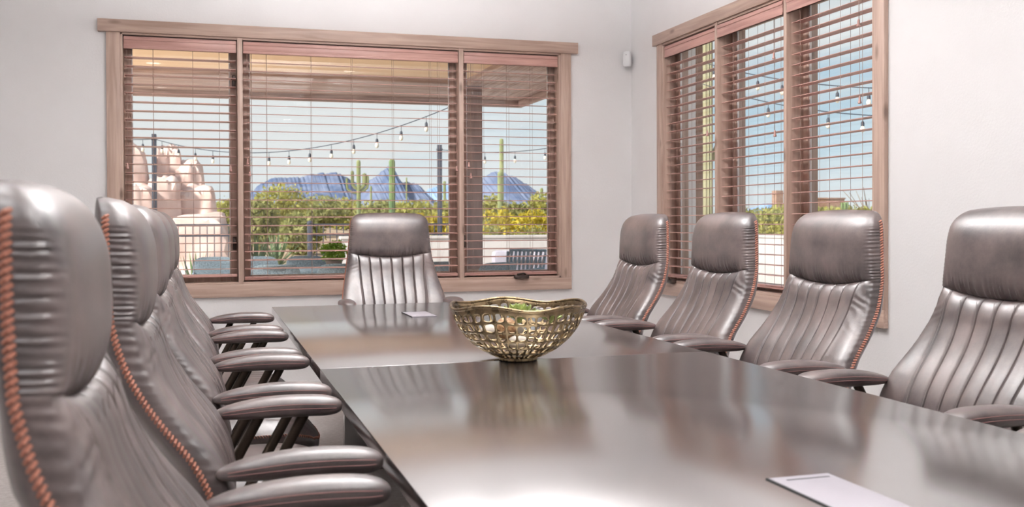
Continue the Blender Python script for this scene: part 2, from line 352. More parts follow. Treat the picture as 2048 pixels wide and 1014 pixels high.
# crank handles on the stools
def crank(kind, u, z, label):
    t = thing('window_crank', label, 'handle', mapper(kind)(u, -.012, z))
    hz = lambda *a: wbox('A', *a) if kind == 'A' else wbox('B', *a)
    off = Vector(mapper(kind)(0, 0, 0)); o0 = Vector(mapper(kind)(u, -.012, z))
    g1 = wbox(kind, u-.055, u+.055, -.034, .009, z, z+.028, .008); g1.v = [tuple(Vector(p)-o0) for p in g1.v]
    obj('crank_housing', g1, 'bronze_hardware', t)
    ax = Vector((1, 0, 0)) if kind == 'A' else Vector((0, 1, 0)); iw = Vector((0, -1, 0)) if kind == 'A' else Vector((-1, 0, 0))
    g2 = G().tube([ax*.03+Vector((0, 0, .03)), ax*.01+Vector((0, 0, .04))+iw*.02, ax*-.04+Vector((0, 0, .032))+iw*.03], [.008, .007, .006], 8)
    obj('crank_lever', g2, 'bronze_hardware', t)
crank('A', 2.20, AZ0, 'bronze casement crank at the foot of the right pane of the wide window')
crank('B', 6.28, BZ0, 'bronze casement crank in the far corner of the side window sill')

# ------------------------------------------------------------------ wooden blinds, each slat its own piece
def build_blind(label, kind, a, b_, ztop, tilt, ladders, cords, valq, zrail=.822, first=2.29, pitch=.0584):
    c = (a+b_)/2
    base = Vector(mapper(kind)(c, .055, zrail-.012))
    T = thing('window_blind', label, 'blind', base, 0, None)
    hax = wood_ax(kind, 'u')
    def loc(gg): gg.v = [tuple(Vector(p)-base) for p in gg.v]; return gg
    # valance with stepped moulding, dark head rail above it
    v = G()
    for q0, q1, z0, z1 in ((valq, valq+.016, ztop-.085, ztop-.004), (valq-.005, valq+.016, ztop-.03, ztop-.012), (valq-.004, valq+.016, ztop-.085, ztop-.068)):
        x = wbox(kind, a+.003, b_-.003, q0, q1, z0, z1, .003); v.add(x.v, x.f)
    obj('valance', loc(v), 'blind_wood_'+hax, T)
    obj('head_rail', loc(wbox(kind, a+.004, b_-.004, .024, .085, ztop-.055, ztop+.03, .003)), 'dark_track', T)
    W_, th = .060, .0032
    n = int(round((first-(zrail+.035))/pitch))+1
    # one slat mesh, shared: gently crowned, tilted
    g = G(); rows = []
    L = (b_-a)/2-.008
    prof = [(-W_/2, 0), (-W_/4, .0012), (0, .0018), (W_/4, .0012), (W_/2, 0)]
    loop = [(q, z+th/2) for q, z in prof]+[(q, z-th/2) for q, z in reversed(prof)]
    ct, st = math.cos(tilt), math.sin(tilt)
    for uu in (-L, L):
        ring = []
        for q, z in loop:
            qq, zz = q*ct-z*st, q*st+z*ct
            ring.append((uu, qq, zz) if kind == 'A' else (qq, uu, zz))
        rows.append(ring)
    g.rings(rows); me = g.mesh('slat')
    me.materials.append(MATS['blind_wood_'+hax])
    for i in range(n):
        o = place('slat', me, None, T, Vector(mapper(kind)(c, .055, first-i*pitch))-base)
    obj('bottom_rail', loc(wbox(kind, a+.006, b_-.006, .030, .080, zrail-.010, zrail+.010, .003)), 'blind_wood_'+hax, T)
    for lu in ladders:
        g = G()
        for q in (.0245, .0855): g.tube([mapper(kind)(lu, q, zrail), mapper(kind)(lu, q, ztop-.05)], .0011, 5)
        o = obj('ladder_cord', loc(g), 'blind_cord', T)
    for cu, cz in cords:
        g = G().tube([mapper(kind)(cu, .016, cz+.02), mapper(kind)(cu, .016, ztop-.09)], .0011, 5)
        o = obj('pull_cord', loc(g), 'blind_cord', T)
        tp = Vector(mapper(kind)(cu, .016, cz))-base
        tg = G().lathe([(.002, .034), (.005, .028), (.006, .012), (.010, 0.0), (.008, -.004)], 10); tg.v = [tuple(Vector(p)+tp) for p in tg.v]
        obj('tassel', tg, 'blind_wood_z', o)
    return T
ZT = 2.428
build_blind('wooden blind over the narrow left pane of the wide window', 'A', -.513, .204, ZT, math.radians(-4), (-.33, -.08, .09, .16), ((.16, 1.55), (-.49, 1.56)), .012, zrail=.845)
build_blind('widest wooden blind, over the middle pane behind the end chair', 'A', .242, 1.739, ZT, math.radians(5), (.30, .40, .70, .98, 1.27, 1.54, 1.60), ((.27, 1.60), (.285, 1.52), (1.725, 1.57)), .012)
build_blind('wooden blind over the right pane of the wide window, above the crank', 'A', 1.776, 2.497, ZT, math.radians(3.5), (1.85, 1.93, 2.12, 2.30, 2.44), ((1.83, 1.52), (1.815, 1.6)), .012)
build_blind('wooden blind at the near end of the side window, beside bare wall', 'B', 4.12, 4.854, ZT, math.radians(.5), (4.22, 4.40, 4.58, 4.76), ((4.23, 1.78), (4.24, 2.16)), -.004)
build_blind('wooden blind over the middle pane of the side window', 'B', 4.887, 5.638, ZT, math.radians(.5), (4.95, 5.12, 5.30, 5.48), ((5.00, 1.68), (5.01, 2.12)), -.004)
build_blind('wooden blind over the far pane of the side window, nearest the room corner', 'B', 5.674, 6.424, ZT, math.radians(2), (5.75, 5.95, 6.15, 6.35), ((5.80, 1.75),), .014)

# ------------------------------------------------------------------ ceiling downlights (the room's own lamps)
lab = {}
for X, side in ((-.57, 'left'), (1.68, 'right')):
    for k, Y in enumerate((3.0, 2.0, .9, -.2)):
        t = thing('recessed_downlight', '%s ceiling downlight counted from the wide window, %s row' % (('first', 'second', 'third', 'fourth', 'fifth', 'sixth', 'seventh', 'eighth')[k], side), 'ceiling light', (X, Y, ZC-.012), 0, 'ceiling downlights')
        obj('trim_ring', G().rings([[(r*math.cos(a), r*math.sin(a), z) for a in np.linspace(0, 2*PI, 25)[:-1]] for r, z in ((.105, .012), (.105, .004), (.098, 0), (.085, 0), (.08, .010))], True, False), 'lamp_trim', t)
        obj('lens', G().lathe([(.08, .011), (.08, .006)], 24), 'lamp_lens', t)
        ld = bpy.data.lights.new('downlight_lamp', 'AREA'); ld.shape = 'DISK'; ld.size = .16; ld.energy = LAMP_W; ld.spread = math.radians(120); ld.color = (.97, .985, 1)
        lo = place('downlight_lamp', ld, None, t, (0, 0, -.004))

# three unseen fill lights added over the table, bounced off the ceiling
for nm_, Y in (('nearest the wide window', 4.6), ('over the brass bowl', 2.7), ('nearest the camera', .7)):
    t = thing('added_fill_light', 'added slim white ceiling-washing fill light ' + nm_, 'fill light', (.99, Y, 2.45), 0, 'added fill lights over the table')
    obj('housing', G().box(-.06, .06, -.60, .60, 0, .05, .008), 'lamp_trim', t)
    obj('diffuser', G().box(-.05, .05, -.585, .585, .0505, .054), 'lamp_lens', t)
    for yy in (-.4, .4): obj('cable', G().tube([(0, yy, .05), (0, yy, .60)], .003, 6), 'lamp_trim', t)
    ld = bpy.data.lights.new('fill_uplight_lamp', 'AREA'); ld.shape = 'RECTANGLE'; ld.size = .10; ld.size_y = 1.15; ld.energy = FILL_UPLIGHT_W*(1.55 if Y > 4 else .58 if Y > 2 else .55); ld.color = (.985, .985, .995)
    lo = place('fill_uplight_lamp', ld, None, t, (0, 0, .058)); lo.rotation_euler = (PI, 0, 0)

# ------------------------------------------------------------------ conference table
TX0, TX1, TY0, TY1, TZ = .332, 1.648, .74, 5.50, .75
tcx, tcy = (TX0+TX1)/2, 3.12
T = thing('conference_table', 'long dark espresso conference table with the brass bowl at its middle', 'table', (tcx, tcy, 0))
hw = (TX1-TX0)/2
obj('table_top', G().box(-hw, hw, .0006, TY1-tcy, TZ-.036, TZ, .0025), 'espresso', T)
obj('table_top', G().box(-hw, hw, TY0-tcy, -.0006, TZ-.036, TZ, .0025), 'espresso', T)
obj('apron', G().box(-hw+.05, hw-.05, TY0-tcy+.06, TY1-tcy-.06, TZ-.11, TZ-.037, .002), 'espresso', T)
for y in (-1.75, -.10, 1.75):
    obj('panel_leg', G().box(-.36, .36, y-.03, y+.03, .0, TZ-.11, .003), 'espresso', T)
for y0, y1, ys in ((4.69-tcy, 4.94-tcy, 4.71-tcy), (1.28-tcy, 1.535-tcy, 1.513-tcy)):
    h = obj('power_hatch', G().box(-.057, .062, y0, y1, TZ+.0002, TZ+.0028, .001), 'hatch_metal', T)
    h['label'] = 'flush grey metal power hatch lid'
    obj('hatch_rim', G().box(-.062, -.0575, y0-.003, y1+.003, TZ+.0001, TZ+.0026, .0008), 'gap_black', h)
    obj('cable_slot', G().box(-.035, .05, ys-.0022, ys+.0022, TZ+.0026, TZ+.0032, .0002), 'gap_black', h)

# ------------------------------------------------------------------ leather conference chair (local +y is the way it faces)
ZK = [.42, .50, .58, .642, .696, .756, .82, .88, .926, 1.00, 1.08, 1.16, 1.27]
EK = [.062, .082, .090, .086, .070, .036, -.008, -.038, -.054, -.063, -.069, -.072, -.074]
WK = [.235, .285, .308, .316, .312, .302, .287, .274, .264, .252, .243, .236, .230]
ef = lambda z: np.interp(z, ZK, EK); wf = lambda z: np.interp(z, ZK, WK)
def smooth_interp(K, V):
    zs = np.linspace(K[0], K[-1], 400); v = np.interp(zs, K, V)
    k = np.ones(31)/31; v2 = np.convolve(np.pad(v, 15, mode='edge'), k, 'valid')
    return lambda z: np.interp(z, zs, v2)
ef = smooth_interp(ZK, EK); wf = smooth_interp(ZK, WK)
wing = lambda z: .040*np.clip((1.0-np.asarray(z))/.25, 0, 1)*np.clip((np.asarray(z)-.40)/.12, 0, 1)
ZTOP, RT = 1.243, .064
def qs(nfront, nside, nexp):
    a = np.linspace(0, .9, nfront); y0 = (1-.9**nexp)**(1/nexp); yy = np.linspace(y0, 0, nside+1)[1:]
    q = np.concatenate([a, (1-yy**nexp)**(1/nexp)]); f = np.concatenate([(1-a**nexp)**(1/nexp), yy])
    return np.concatenate([-q[:0:-1], q]), np.concatenate([f[:0:-1], f])
def sheet(X, Y, Z):
    nr, nc = X.shape; g = G()
    V = np.stack([X, Y, Z], -1).reshape(-1, 3)
    F = [(i*nc+j, i*nc+j+1, (i+1)*nc+j+1, (i+1)*nc+j) for i in range(nr-1) for j in range(nc-1)]
    g.add(V, F); return g
seam_z = lambda q: .979+.028*q*q
# headrest cushion
Q, FQ = qs(44, 14, 4.2)
v = np.concatenate([np.linspace(0, .12, 14)[:-1], np.linspace(.12, .76, 58)[:-1], 1-.24*np.cos(np.linspace(0, PI/2, 18))])
V_, Q_ = np.meshgrid(v, Q, indexing='ij'); F_ = np.broadcast_to(FQ, V_.shape)
zs = seam_z(Q_); Z = zs+V_*(ZTOP-zs)
rt = np.clip((Z-(ZTOP-RT))/RT, 0, 1); rnd = np.sqrt(np.clip(1-rt**2, 0, 1))
Wd = wf(Z)-RT*(1-rnd)
rt2 = np.clip((Z-(ZTOP-.12))/.12, 0, 1); rnd2 = np.sqrt(np.clip(1-rt2**2, 0, 1))
pin = np.clip(V_/.40, 0, 1); pin = .42+.58*np.sqrt(np.clip(1-(1-pin)**2, 0, 1))
side = np.clip(np.abs(Q_)**6, 0, 1)
Th = .074*(rnd2*.90+.10)*(pin*(1-side)+side*1.0)
X = Q_*Wd; Yc = ef(Z)-.02*(1-rnd2)
Y = Yc+Th*F_
pk = np.clip(1-V_/.30, 0, 1)**1.4*np.clip(V_/.02, 0, 1)*(1-side)
Y += .0030*pk*(np.sin(X*330+4*np.sin(X*41)+V_*5)+.6*np.sin(X*610+2+V_*7))
ruw = np.clip((.80-F_)/.25, 0, 1)*np.clip(F_/.10, 0, 1)*np.clip((ZTOP-.05-Z)/.03, 0, 1)
X += np.sign(Q_)*.0012*ruw*(np.sin(2*PI*Z/.0118+2.5*np.sin(Z*37)+Y*30)+.4*np.sin(2*PI*Z/.0085+1))
Z -= .006*(Q_**2)*np.clip((Z-1.18)/.07, 0, 1)
head_g = sheet(X, Y, Z)
# lower back cushion with sewn channels
v = np.concatenate([np.linspace(0, .82, 92)[:-1], np.linspace(.82, 1, 44)])
off = np.array([0, .012, .024, .04, .065, .10, 1/6])
half = np.concatenate([[0.]]+[np.concatenate([k/3+off[1:], ((k+1)/3-off[::-1])[1:]]) for k in range(3)])   # 0 .. 1, dense at the seams
half = np.unique(np.round(half, 5)); rr_ = np.linspace(0, 1, 27)[1:]
cols_in = np.concatenate([-half[:0:-1], half]); NI = len(half)-1
z0 = .43
seamc = lambda z: np.interp(z, [.5, 1.0], [.172, .198])
Vv = v[:, None]
Zc = z0+Vv*(.990-z0)                                   # height used to set the columns
qo = seamc(Zc)/wf(Zc)
Qi = qo*cols_in[None, :]; Qo = qo+(1-qo)*(1-(1-rr_[None, :])**2.6)
Q_ = np.concatenate([-Qo[:, ::-1], Qi, Qo], 1); V_ = np.broadcast_to(Vv, Q_.shape)
F_ = np.clip(1-np.abs(Q_)**4.2, 0, 1)**(1/4.2)
Z = z0+V_*(seam_z(Q_)+.004-z0)
Wd = wf(Z); X = Q_*Wd
tk = np.clip((1-V_)/.11, 0, 1); tk = .42+.58*np.sqrt(np.clip(1-(1-tk)**2, 0, 1)); side = np.clip(np.abs(Q_)**6, 0, 1)
Th = .068*(tk*(1-side)+side)
Y = ef(Z)+Th*F_+wing(Z)*Q_**2
out = seamc(Zc)*wf(Z)/wf(Zc); dgr = np.zeros_like(X); near = np.full(X.shape, 9.)
for k in range(-3, 4):
    xs = out*k/3; d_ = X-xs; near = np.minimum(near, np.abs(d_))
    dgr -= .0085*np.exp(-(d_/.0028)**2)
    dgr += .0022*np.exp(-((d_-np.sign(k+.01)*.009)/.006)**2)
inn = (np.abs(X) < out)
dgr += np.where(inn, .004*np.clip(near/.03, 0, 1), 0)
Y += dgr*np.clip((1-V_)/.02, .3, 1)
wr = np.clip((V_-.62)/.3, 0, 1)*np.clip((np.abs(X)-out)/.012, 0, 1)*np.clip(F_/.3, 0, 1)
Y += .0010*wr*np.sin(Z*210+np.abs(X)*120+2*np.sin(Z*61))
ruw = np.clip((.72-F_)/.25, 0, 1)*np.clip(F_/.10, 0, 1)
X = X+np.sign(Q_)*.0008*ruw*np.sin(2*PI*Z/.0165+3*np.sin(Z*37)+Y*30)
back_g = sheet(X, Y, Z)
# rear shell
Q, FQ = qs(16, 8, 3.4); v = np.concatenate([np.linspace(0, .9, 40)[:-1], 1-.1*np.cos(np.linspace(0, PI/2, 12))])
V_, Q_ = np.meshgrid(v, Q, indexing='ij'); F_ = np.broadcast_to(FQ, V_.shape)
Z = .43+V_*(ZTOP-.43); rt = np.clip((Z-(ZTOP-RT))/RT, 0, 1); rnd = np.sqrt(np.clip(1-rt**2, 0, 1))
Wd = wf(Z)-RT*(1-rnd); X = Q_*Wd; rt2 = np.clip((Z-(ZTOP-.05))/.05, 0, 1); rnd2 = np.sqrt(np.clip(1-rt2**2, 0, 1))
Y = ef(Z)-.02*(1-rnd2)-((.026+.016*np.clip((1.0-Z)/.1, 0, 1))*rnd2+.002)*F_+wing(Z)*Q_**2
Z = Z-.006*(Q_**2)*np.clip((Z-1.18)/.07, 0, 1)
shell_g = sheet(X, Y, Z)
# zig-zag stitching along the edge between cushion and shell
def stitch_run(g, P, N, width, step, r):
    """P polyline, N normal per point; slanting stitches straddling the line"""
    P = np.array(P, float); seg = np.linalg.norm(np.diff(P, axis=0), axis=1); s = np.concatenate([[0], np.cumsum(seg)])
    n = int(s[-1]/step)
    for i in range(n):
        a = (i+.5)*s[-1]/n
        c = np.array([np.interp(a, s, P[:, k]) for k in range(3)]); c2 = np.array([np.interp(min(a+.002, s[-1]), s, P[:, k]) for k in range(3)]); c1 = np.array([np.interp(max(a-.002, 0), s, P[:, k]) for k in range(3)])
        t_ = (c2-c1)/np.linalg.norm(c2-c1); nrm = np.array([np.interp(a, s, np.array(N)[:, k]) for k in range(3)]); b_ = np.cross(t_, nrm); b_ /= np.linalg.norm(b_)
        sl = .42
        p0 = c-b_*width/2-t_*step*sl; p1 = c+b_*width/2+t_*step*sl
        g.tube([p0-nrm*.0015, c+nrm*.0018, p1-nrm*.0015], [r*.75, r, r*.75], 5)
st_gs = []
for sgn in (-1, 1):
    P, N = [], []; st_g = G(); st_gs.append(st_g)
    for z in np.linspace(.47, ZTOP-.035, 90):
        rt = max(0, (z-(ZTOP-RT))/RT); rnd = math.sqrt(1-rt*rt); ww = float(wf(z))-RT*(1-rnd)
        P.append((sgn*(ww+.0005), float(ef(z)+wing(z)), z-.006*max(0, min(1, (z-1.18)/.07)))); N.append((sgn, 0, 0 if z < 1.2 else .6))
    stitch_run(st_g, P, N, .0115, .0090, .0037)
# fine thread on the channel seams
th_g = G()
for k in range(-3, 4):
    path = []
    for z in np.linspace(.50, .972, 26):
        x = float(np.interp(z, [.5, 1.0], [.172, .198]))*k/3; q = x/float(wf(z))
        path.append((x+(.004 if k >= 0 else -.004), float(ef(z))+.068*(1-abs(q)**4.2)**(1/4.2)+float(wing(z))*q*q-.0005, z))
    th_g.tube(path, .0009, 4)
# seat
def seat_grid(n=64, m=26):
    rows = []; zt = .505
    cyv, a, b_ = .235, .272, .285
    g = G()
    for i in range(m+1):
        rho = i/m; rows.append([])
        for k in range(n):
            th = 2*PI*k/n; c, s_ = math.cos(th), math.sin(th); ne = 3.0
            rr = (abs(c)**ne+abs(s_)**ne)**(-1/ne)
            x, y = a*rr*c*rho, b_*rr*s_*rho
            z = zt-.045*rho**5-.012*rho**2
            yy = cyv+y
            z -= .05*max(0, (yy-.36)/.16)**2                     # waterfall front
            z += .02*max(0, (.10-yy)/.15)
            if yy > .30:
                for kk in range(-3, 4): z -= .004*math.exp(-((x-kk*.062)/.006)**2)*min(1, (yy-.30)/.03)
            rows[-1].append((x, yy, z))
    return rows
sr = seat_grid(96, 34)
seat_g = G(); seat_g.rings(sr[1:], True, False); seat_g.add(sr[1], [tuple(range(len(sr[1])))])
edge = sr[-1]
band = [[(x, y, z) for x, y, z in edge], [(x*1.008, .235+(y-.235)*1.008, z-.012) for x, y, z in edge], [(x*1.0, .235+(y-.235)*1.0, z-.035) for x, y, z in edge], [(x*.95, .235+(y-.235)*.95, z-.052) for x, y, z in edge]]
band_g = G().rings(band, True, False); band_g.add(band[-1], [tuple(range(len(edge)))[::-1]])
sst_g = G()
k0 = len(edge)
P = [edge[k % k0] for k in range(-14, k0//2+15)]; cpt = np.array([0, .235, 0])
N = [tuple(np.append((np.array(p)-cpt)[:2]/np.linalg.norm((np.array(p)-cpt)[:2]), .4)) for p in P]
stitch_run(sst_g, [np.array(p)+np.array(n_)*.0012-np.array([0, 0, .004]) for p, n_ in zip(P, N)], N, .010, .0095, .002)
# arms
def arm_pad(sgn):
    g = G(); rows = []
    y0, y1 = .122, .438; n = 24
    for i, s_ in enumerate(0.5-0.5*np.cos(np.linspace(0, PI, 30))):
        y = y0+(y1-y0)*s_; q = 2*s_-1
        sc = max(.02, (1-abs(q)**(3 if q < 0 else 5))**(1/2.4)); hs = max(.02, (1-abs(q)**(3 if q < 0 else 6))**(1/2.3))
        zc = .738-.010*q*q-(.006*(1-s_)) ; wv = (.038+.006*s_)*sc; hv = (.021+.006*min(1, s_*2))*hs
        ring = []
        for k in range(n):
            a = 2*PI*k/n; c, s2 = math.cos(a), math.sin(a)
            ring.append((sgn*.308+wv*np.sign(c)*abs(c)**.62, y, zc+hv*np.sign(s2)*abs(s2)**.8*(.9 if s2 > 0 else 1.0)))
        rows.append(ring)
    return g.rings(rows)
def arm_thread(sgn):
    g = G()
    for zo in (.28, -.12):
        for sd in (-1, 1):
            path = []
            for s_ in np.linspace(.07, .94, 24):
                q = 2*s_-1; sc = (1-abs(q)**(3 if q < 0 else 5))**(1/2.4); hs = (1-abs(q)**(3 if q < 0 else 6))**(1/2.3)
                zc = .738-.010*q*q-.006*(1-s_); s2 = abs(zo)**(1/.8); c = math.sqrt(1-s2*s2)
                path.append((sgn*.308+sd*((.038+.006*s_)*sc*c**.62+.0003), .122+.316*s_, zc+(.021+.006*min(1, s_*2))*hs*zo))
            g.tube(path, .0008, 4)
    return g
CH = thing('conference_chair', 'x', 'chair')
chair_parts = [('rear_shell', shell_g, 'leather', ()), ('headrest', head_g, 'leather', ()), ('backrest', back_g, 'leather', (('seam_thread', th_g, 'seam_thread'),)),
               ('edge_stitching', st_gs[0], 'copper_thread', ()), ('edge_stitching', st_gs[1], 'copper_thread', ()), ('seat', seat_g, 'leather', (('seat_stitching', sst_g, 'copper_thread'),)), ('seat_band', band_g, 'leather', ())]
for nme, gg, mt, subs in chair_parts:
    o = obj(nme, gg, mt, CH)
    for s_ in subs: obj(s_[0], s_[1], s_[2], o)
for sgn in (-1, 1):
    o = obj('armrest', arm_pad(sgn), 'leather', CH); obj('arm_thread', arm_thread(sgn), 'pink_thread', o)
    for yt in (.235, .345):
        obj('arm_post', G().tube([(sgn*.300, yt-.175, .40), (sgn*.306, yt-.005, .708), (sgn*.307, yt+.003, .725)], .0135, 12), 'chair_metal', CH)
    obj('arm_bracket', G().box(sgn*.300-.014, sgn*.300+.014, .03, .205, .385, .412, .006), 'chair_metal', CH)
obj('under_frame', G().box(-.30, .30, .07, .115, .388, .408, .004).box(-.09, .09, .03, .30, .385, .44, .008), 'black_plastic', CH)
obj('gas_column', G().lathe([(.028, .07), (.028, .24), (.020, .241), (.020, .39)], 16, 0, .17), 'chair_metal', CH)
obj('base_hub', G().lathe([(.04, .075), (.055, .085), (.055, .125), (.035, .135)], 20, 0, .17), 'chair_metal', CH)
for k in range(5):
    a = 2*PI*k/5+.3; c, s_ = math.cos(a), math.sin(a)
    o = obj('base_leg', G().tube([(.03*c, .17+.03*s_, .105), (.18*c, .17+.18*s_, .095), (.31*c, .17+.31*s_, .075)], [.028, .022, .014], 10), 'chair_metal', CH)
    cx, cyy = .305*c, .17+.305*s_
    cg = G()
    for d in (-.014, .014):
        ox, oy = -s_*d, c*d
        rows = []
        for e_ in (-.008, .008):
            rows.append([(cx+ox-s_*e_+.028*math.cos(b)*c, cyy+oy+c*e_+.028*math.cos(b)*s_, .028+.028*math.sin(b)) for b in np.linspace(0, 2*PI, 17)[:-1]])
        cg.rings(rows)
    cg.box(cx-.008, cx+.008, cyy-.008, cyy+.008, .03, .072, .002)
    obj('caster', cg, 'black_plastic', o)
LX, RX = -.122, 2.092
LOFF = [0, .004, .012, .013, -.012]
CY_ = [4.72, 3.89, 3.09, 2.26, 1.42]
LL = ['leather chair on the left of the table, farthest from the camera, by the window', 'leather chair on the left of the table, second from the window', 'middle leather chair of the left row, third from the window',
      'leather chair on the left, fourth from the window, next to the nearest one', 'nearest leather chair, large and cut off at the lower left corner']
RL = ['leather chair on the right of the table, nearest the room corner', 'leather chair on the right, second from the room corner, in front of the side window', 'leather chair on the right in front of the near end of the side window',
      'leather chair at the right edge of the picture against bare wall', 'leather chair beyond the right edge of which only an armrest tip shows']
first = True
for i, y in enumerate(CY_):
    for X_, rz, lb, gp in ((LX+LOFF[i], -PI/2, LL[i], 'left row of leather chairs'), (RX, PI/2, RL[i], 'right row of leather chairs')):
        if first:
            CH.location = (X_, y, 0); CH.rotation_euler = (0, 0, rz); CH['label'] = lb; CH['group'] = gp; CH.scale.z = 1.009; first = False
        else: dup(CH, (X_, y, 0), rz, lb, gp).scale.z = 1.009 if X_ < 0 else .997
e_ = dup(CH, (1.060, 5.955, 0), PI, 'leather chair at the head of the table with its back to the wide window')
del e_['group']; e_.scale.z = 1.013

# ------------------------------------------------------------------ bowl and what lies in it
BX, BY = .972, 3.125
def bowl():
    NT, NV = 36, 6
    zk = np.array([0, .010, .030, .060, .095, .130, .165]); rk = np.array([.068, .090, .128, .163, .190, .207, .217])
    vk = np.concatenate([[0], np.cumsum(np.hypot(np.diff(zk), np.diff(rk)))]); vk /= vk[-1]
    def pt(u, v):
        th = 2*PI*u/NT+.35*v*0+.10*math.sin(3*v+u*.5)*.35
        r = np.interp(v, vk, rk); z = np.interp(v, vk, zk)
        wv = v**3*(.006*math.sin(5*th+.6)+.003*math.sin(3*th+2))
        z += wv; r *= 1+.025*v*math.sin(2*th+1.0)+.008*v*math.sin(5*th+2)
        return (r*math.cos(th), r*math.sin(th), z)
    bm = bmesh.new(); grid = {}
    vv = [0.02]+[0.02+.93*(i/NV)**.92 for i in range(1, NV+1)]
    def gv(i, j):
        k = (i % (2*NT), j)
        if k not in grid:
            v0 = vv[j//2] if j % 2 == 0 else (vv[j//2]+vv[j//2+1])/2
            grid[k] = bm.verts.new(pt(i/2+.18*math.sin(i*1.7)*(1 if j < 2*NV else .5), v0+.010*math.sin(i*.9+j)*(0 if j in (0, 2*NV) else 1)))
        return grid[k]
    r_ = random.Random(3)
    for i in range(NT):
        for j in range(NV):
            cs = [gv(2*i, 2*j), gv(2*i+1, 2*j), gv(2*i+2, 2*j), gv(2*i+2, 2*j+1), gv(2*i+2, 2*j+2), gv(2*i+1, 2*j+2), gv(2*i, 2*j+2), gv(2*i, 2*j+1)]
            ce = sum((c.co for c in cs), Vector())/8
            k = .74+.07*r_.random()
            inn = []
            for n_, c in enumerate(cs):
                f = k*(.92 if n_ % 2 == 0 else 1.02)
                inn.append(bm.verts.new(ce+(c.co-ce)*f))
            for n_ in range(8):
                bm.faces.new((cs[n_], cs[(n_+1) % 8], inn[(n_+1) % 8], inn[n_]))
    # rolled rim above the last row, foot disc below
    top = [gv(i, 2*NV) for i in range(2*NT)]; rim = []
    for i in range(2*NT):
        p = pt(i/2, 1.0); rim.append(bm.verts.new((p[0]*1.004, p[1]*1.004, p[2]+.004)))
    for i in range(2*NT):
        j = (i+1) % (2*NT); bm.faces.new((top[i], top[j], rim[j], rim[i]))
    bm.normal_update(); bmesh.ops.recalc_face_normals(bm, faces=bm.faces[:])
    me = bpy.data.meshes.new('lattice'); bm.to_mesh(me); bm.free()
    me.polygons.foreach_set('use_smooth', [True]*len(me.polygons))
    rim_p = [pt(NT*k/140, 1.0) for k in range(141)]
    return me, rim_p
BT = thing('lattice_bowl', 'brass lattice bowl with wavy rim at the centre of the table', 'bowl', (BX, BY, TZ))
bme, rim_p = bowl()
lo = place('lattice', bme, 'cast_brass', BT, (0, 0, .012))
obj('rim', G().tube([(a*1.003, b_*1.003, c+.003) for a, b_, c in rim_p], .0052, 10, False), 'cast_brass', BT, (0, 0, .012))
md = lo.modifiers.new('thick', 'SOLIDIFY'); md.thickness = .007; md.offset = 0
md = lo.modifiers.new('round', 'SUBSURF'); md.levels = 1; md.render_levels = 1
obj('foot', G().lathe([(.060, 0), (.064, .003), (.064, .014), (.074, .019), (.0, .020)][:4], 40).lathe([(.070, .012), (.070, .018)], 40), 'cast_brass', BT)
bt = TZ+.031
def rosette(loc, R, label, n=26):
    t = thing('succulent', label, 'plant', loc)
    r_ = random.Random(int(loc[0]*1000))
    for k in range(n):
        a = k*2.39996; f = k/n; L = R*(1.15-.55*f); tilt = .25+1.05*f
        rows = []
        for s_ in np.linspace(0, 1, 6):
            ww = .30*R*math.sin(PI*min(1, .12+s_*.86))**.8; rr = L*s_*math.cos(tilt)+.05*R; zz = .25*R+L*s_*math.sin(tilt)+.1*R*s_*s_
            rows.append([(rr+.0*j, ww*math.cos(b), zz+.09*R*math.sin(b)+.12*R*math.cos(b)**2) for j, b in enumerate(np.linspace(0, 2*PI, 9)[:-1])])
        g = G().rings(rows).xf(Matrix.Rotation(a, 4, 'Z')); obj('leaf', g, 'succulent_green', t)
    obj('stem', G().lathe([(.10*R, -.0), (.2*R, .1*R), (.16*R, .5*R)], 10), 'succulent_green', t)
rosette((BX+.012, BY+.03, bt+.085), .058, 'larger green succulent rosette inside the brass bowl')
rosette((BX+.105, BY-.02, bt+.085), .036, 'smaller green succulent rosette at the right inside the brass bowl', 18)
def ball(name, loc, r, mat, label, cat, sx=1, sz=1, seed=0, amp=.06):
    bm = bmesh.new(); bmesh.ops.create_icosphere(bm, subdivisions=3, radius=1)
    P = np.array([v.co[:] for v in bm.verts]); k = 1+amp*vnoise(P*2.2, seed)
    for v, q in zip(bm.verts, k): v.co = Vector((v.co.x*q*r*sx, v.co.y*q*r, v.co.z*q*r*sz))
    g = G(); bm.verts.index_update(); g.add([v.co[:] for v in bm.verts], [[v.index for v in f.verts] for f in bm.faces]); bm.free()
    return tag(obj(name, g, mat, None, loc), label, cat)
ball('seed_pod', (BX-.048, BY-.02, bt+.075), .036, 'pod_brown', 'round brown seed pod among the greens inside the brass bowl', 'ornament', seed=4)
ball('reflection_pebble', (BX-.075, BY+.05, bt+.058), .030, 'reflection_stone', 'pale pebble standing for a table reflection at the back left inside the brass bowl', 'stone', 1.3, .8, 5)  # pale balls stand in for glimpses of the table's bright reflection
ball('reflection_pebble', (BX-.02, BY-.068, bt+.036), .030, 'reflection_stone', 'pale pebble standing for a table reflection at the front inside the brass bowl', 'stone', 1.2, .7, 6)
ball('reflection_pebble', (BX+.01, BY+.085, bt+.058), .028, 'reflection_stone', 'pale pebble standing for a table reflection behind the succulents inside the brass bowl', 'stone', 1.3, .8, 8)
ball('reflection_pebble', (BX-.005, BY-.00, bt+.022), .032, 'reflection_stone', 'pale pebble standing for a table reflection lowest in the middle of the brass bowl', 'stone', 1.3, .6, 9)

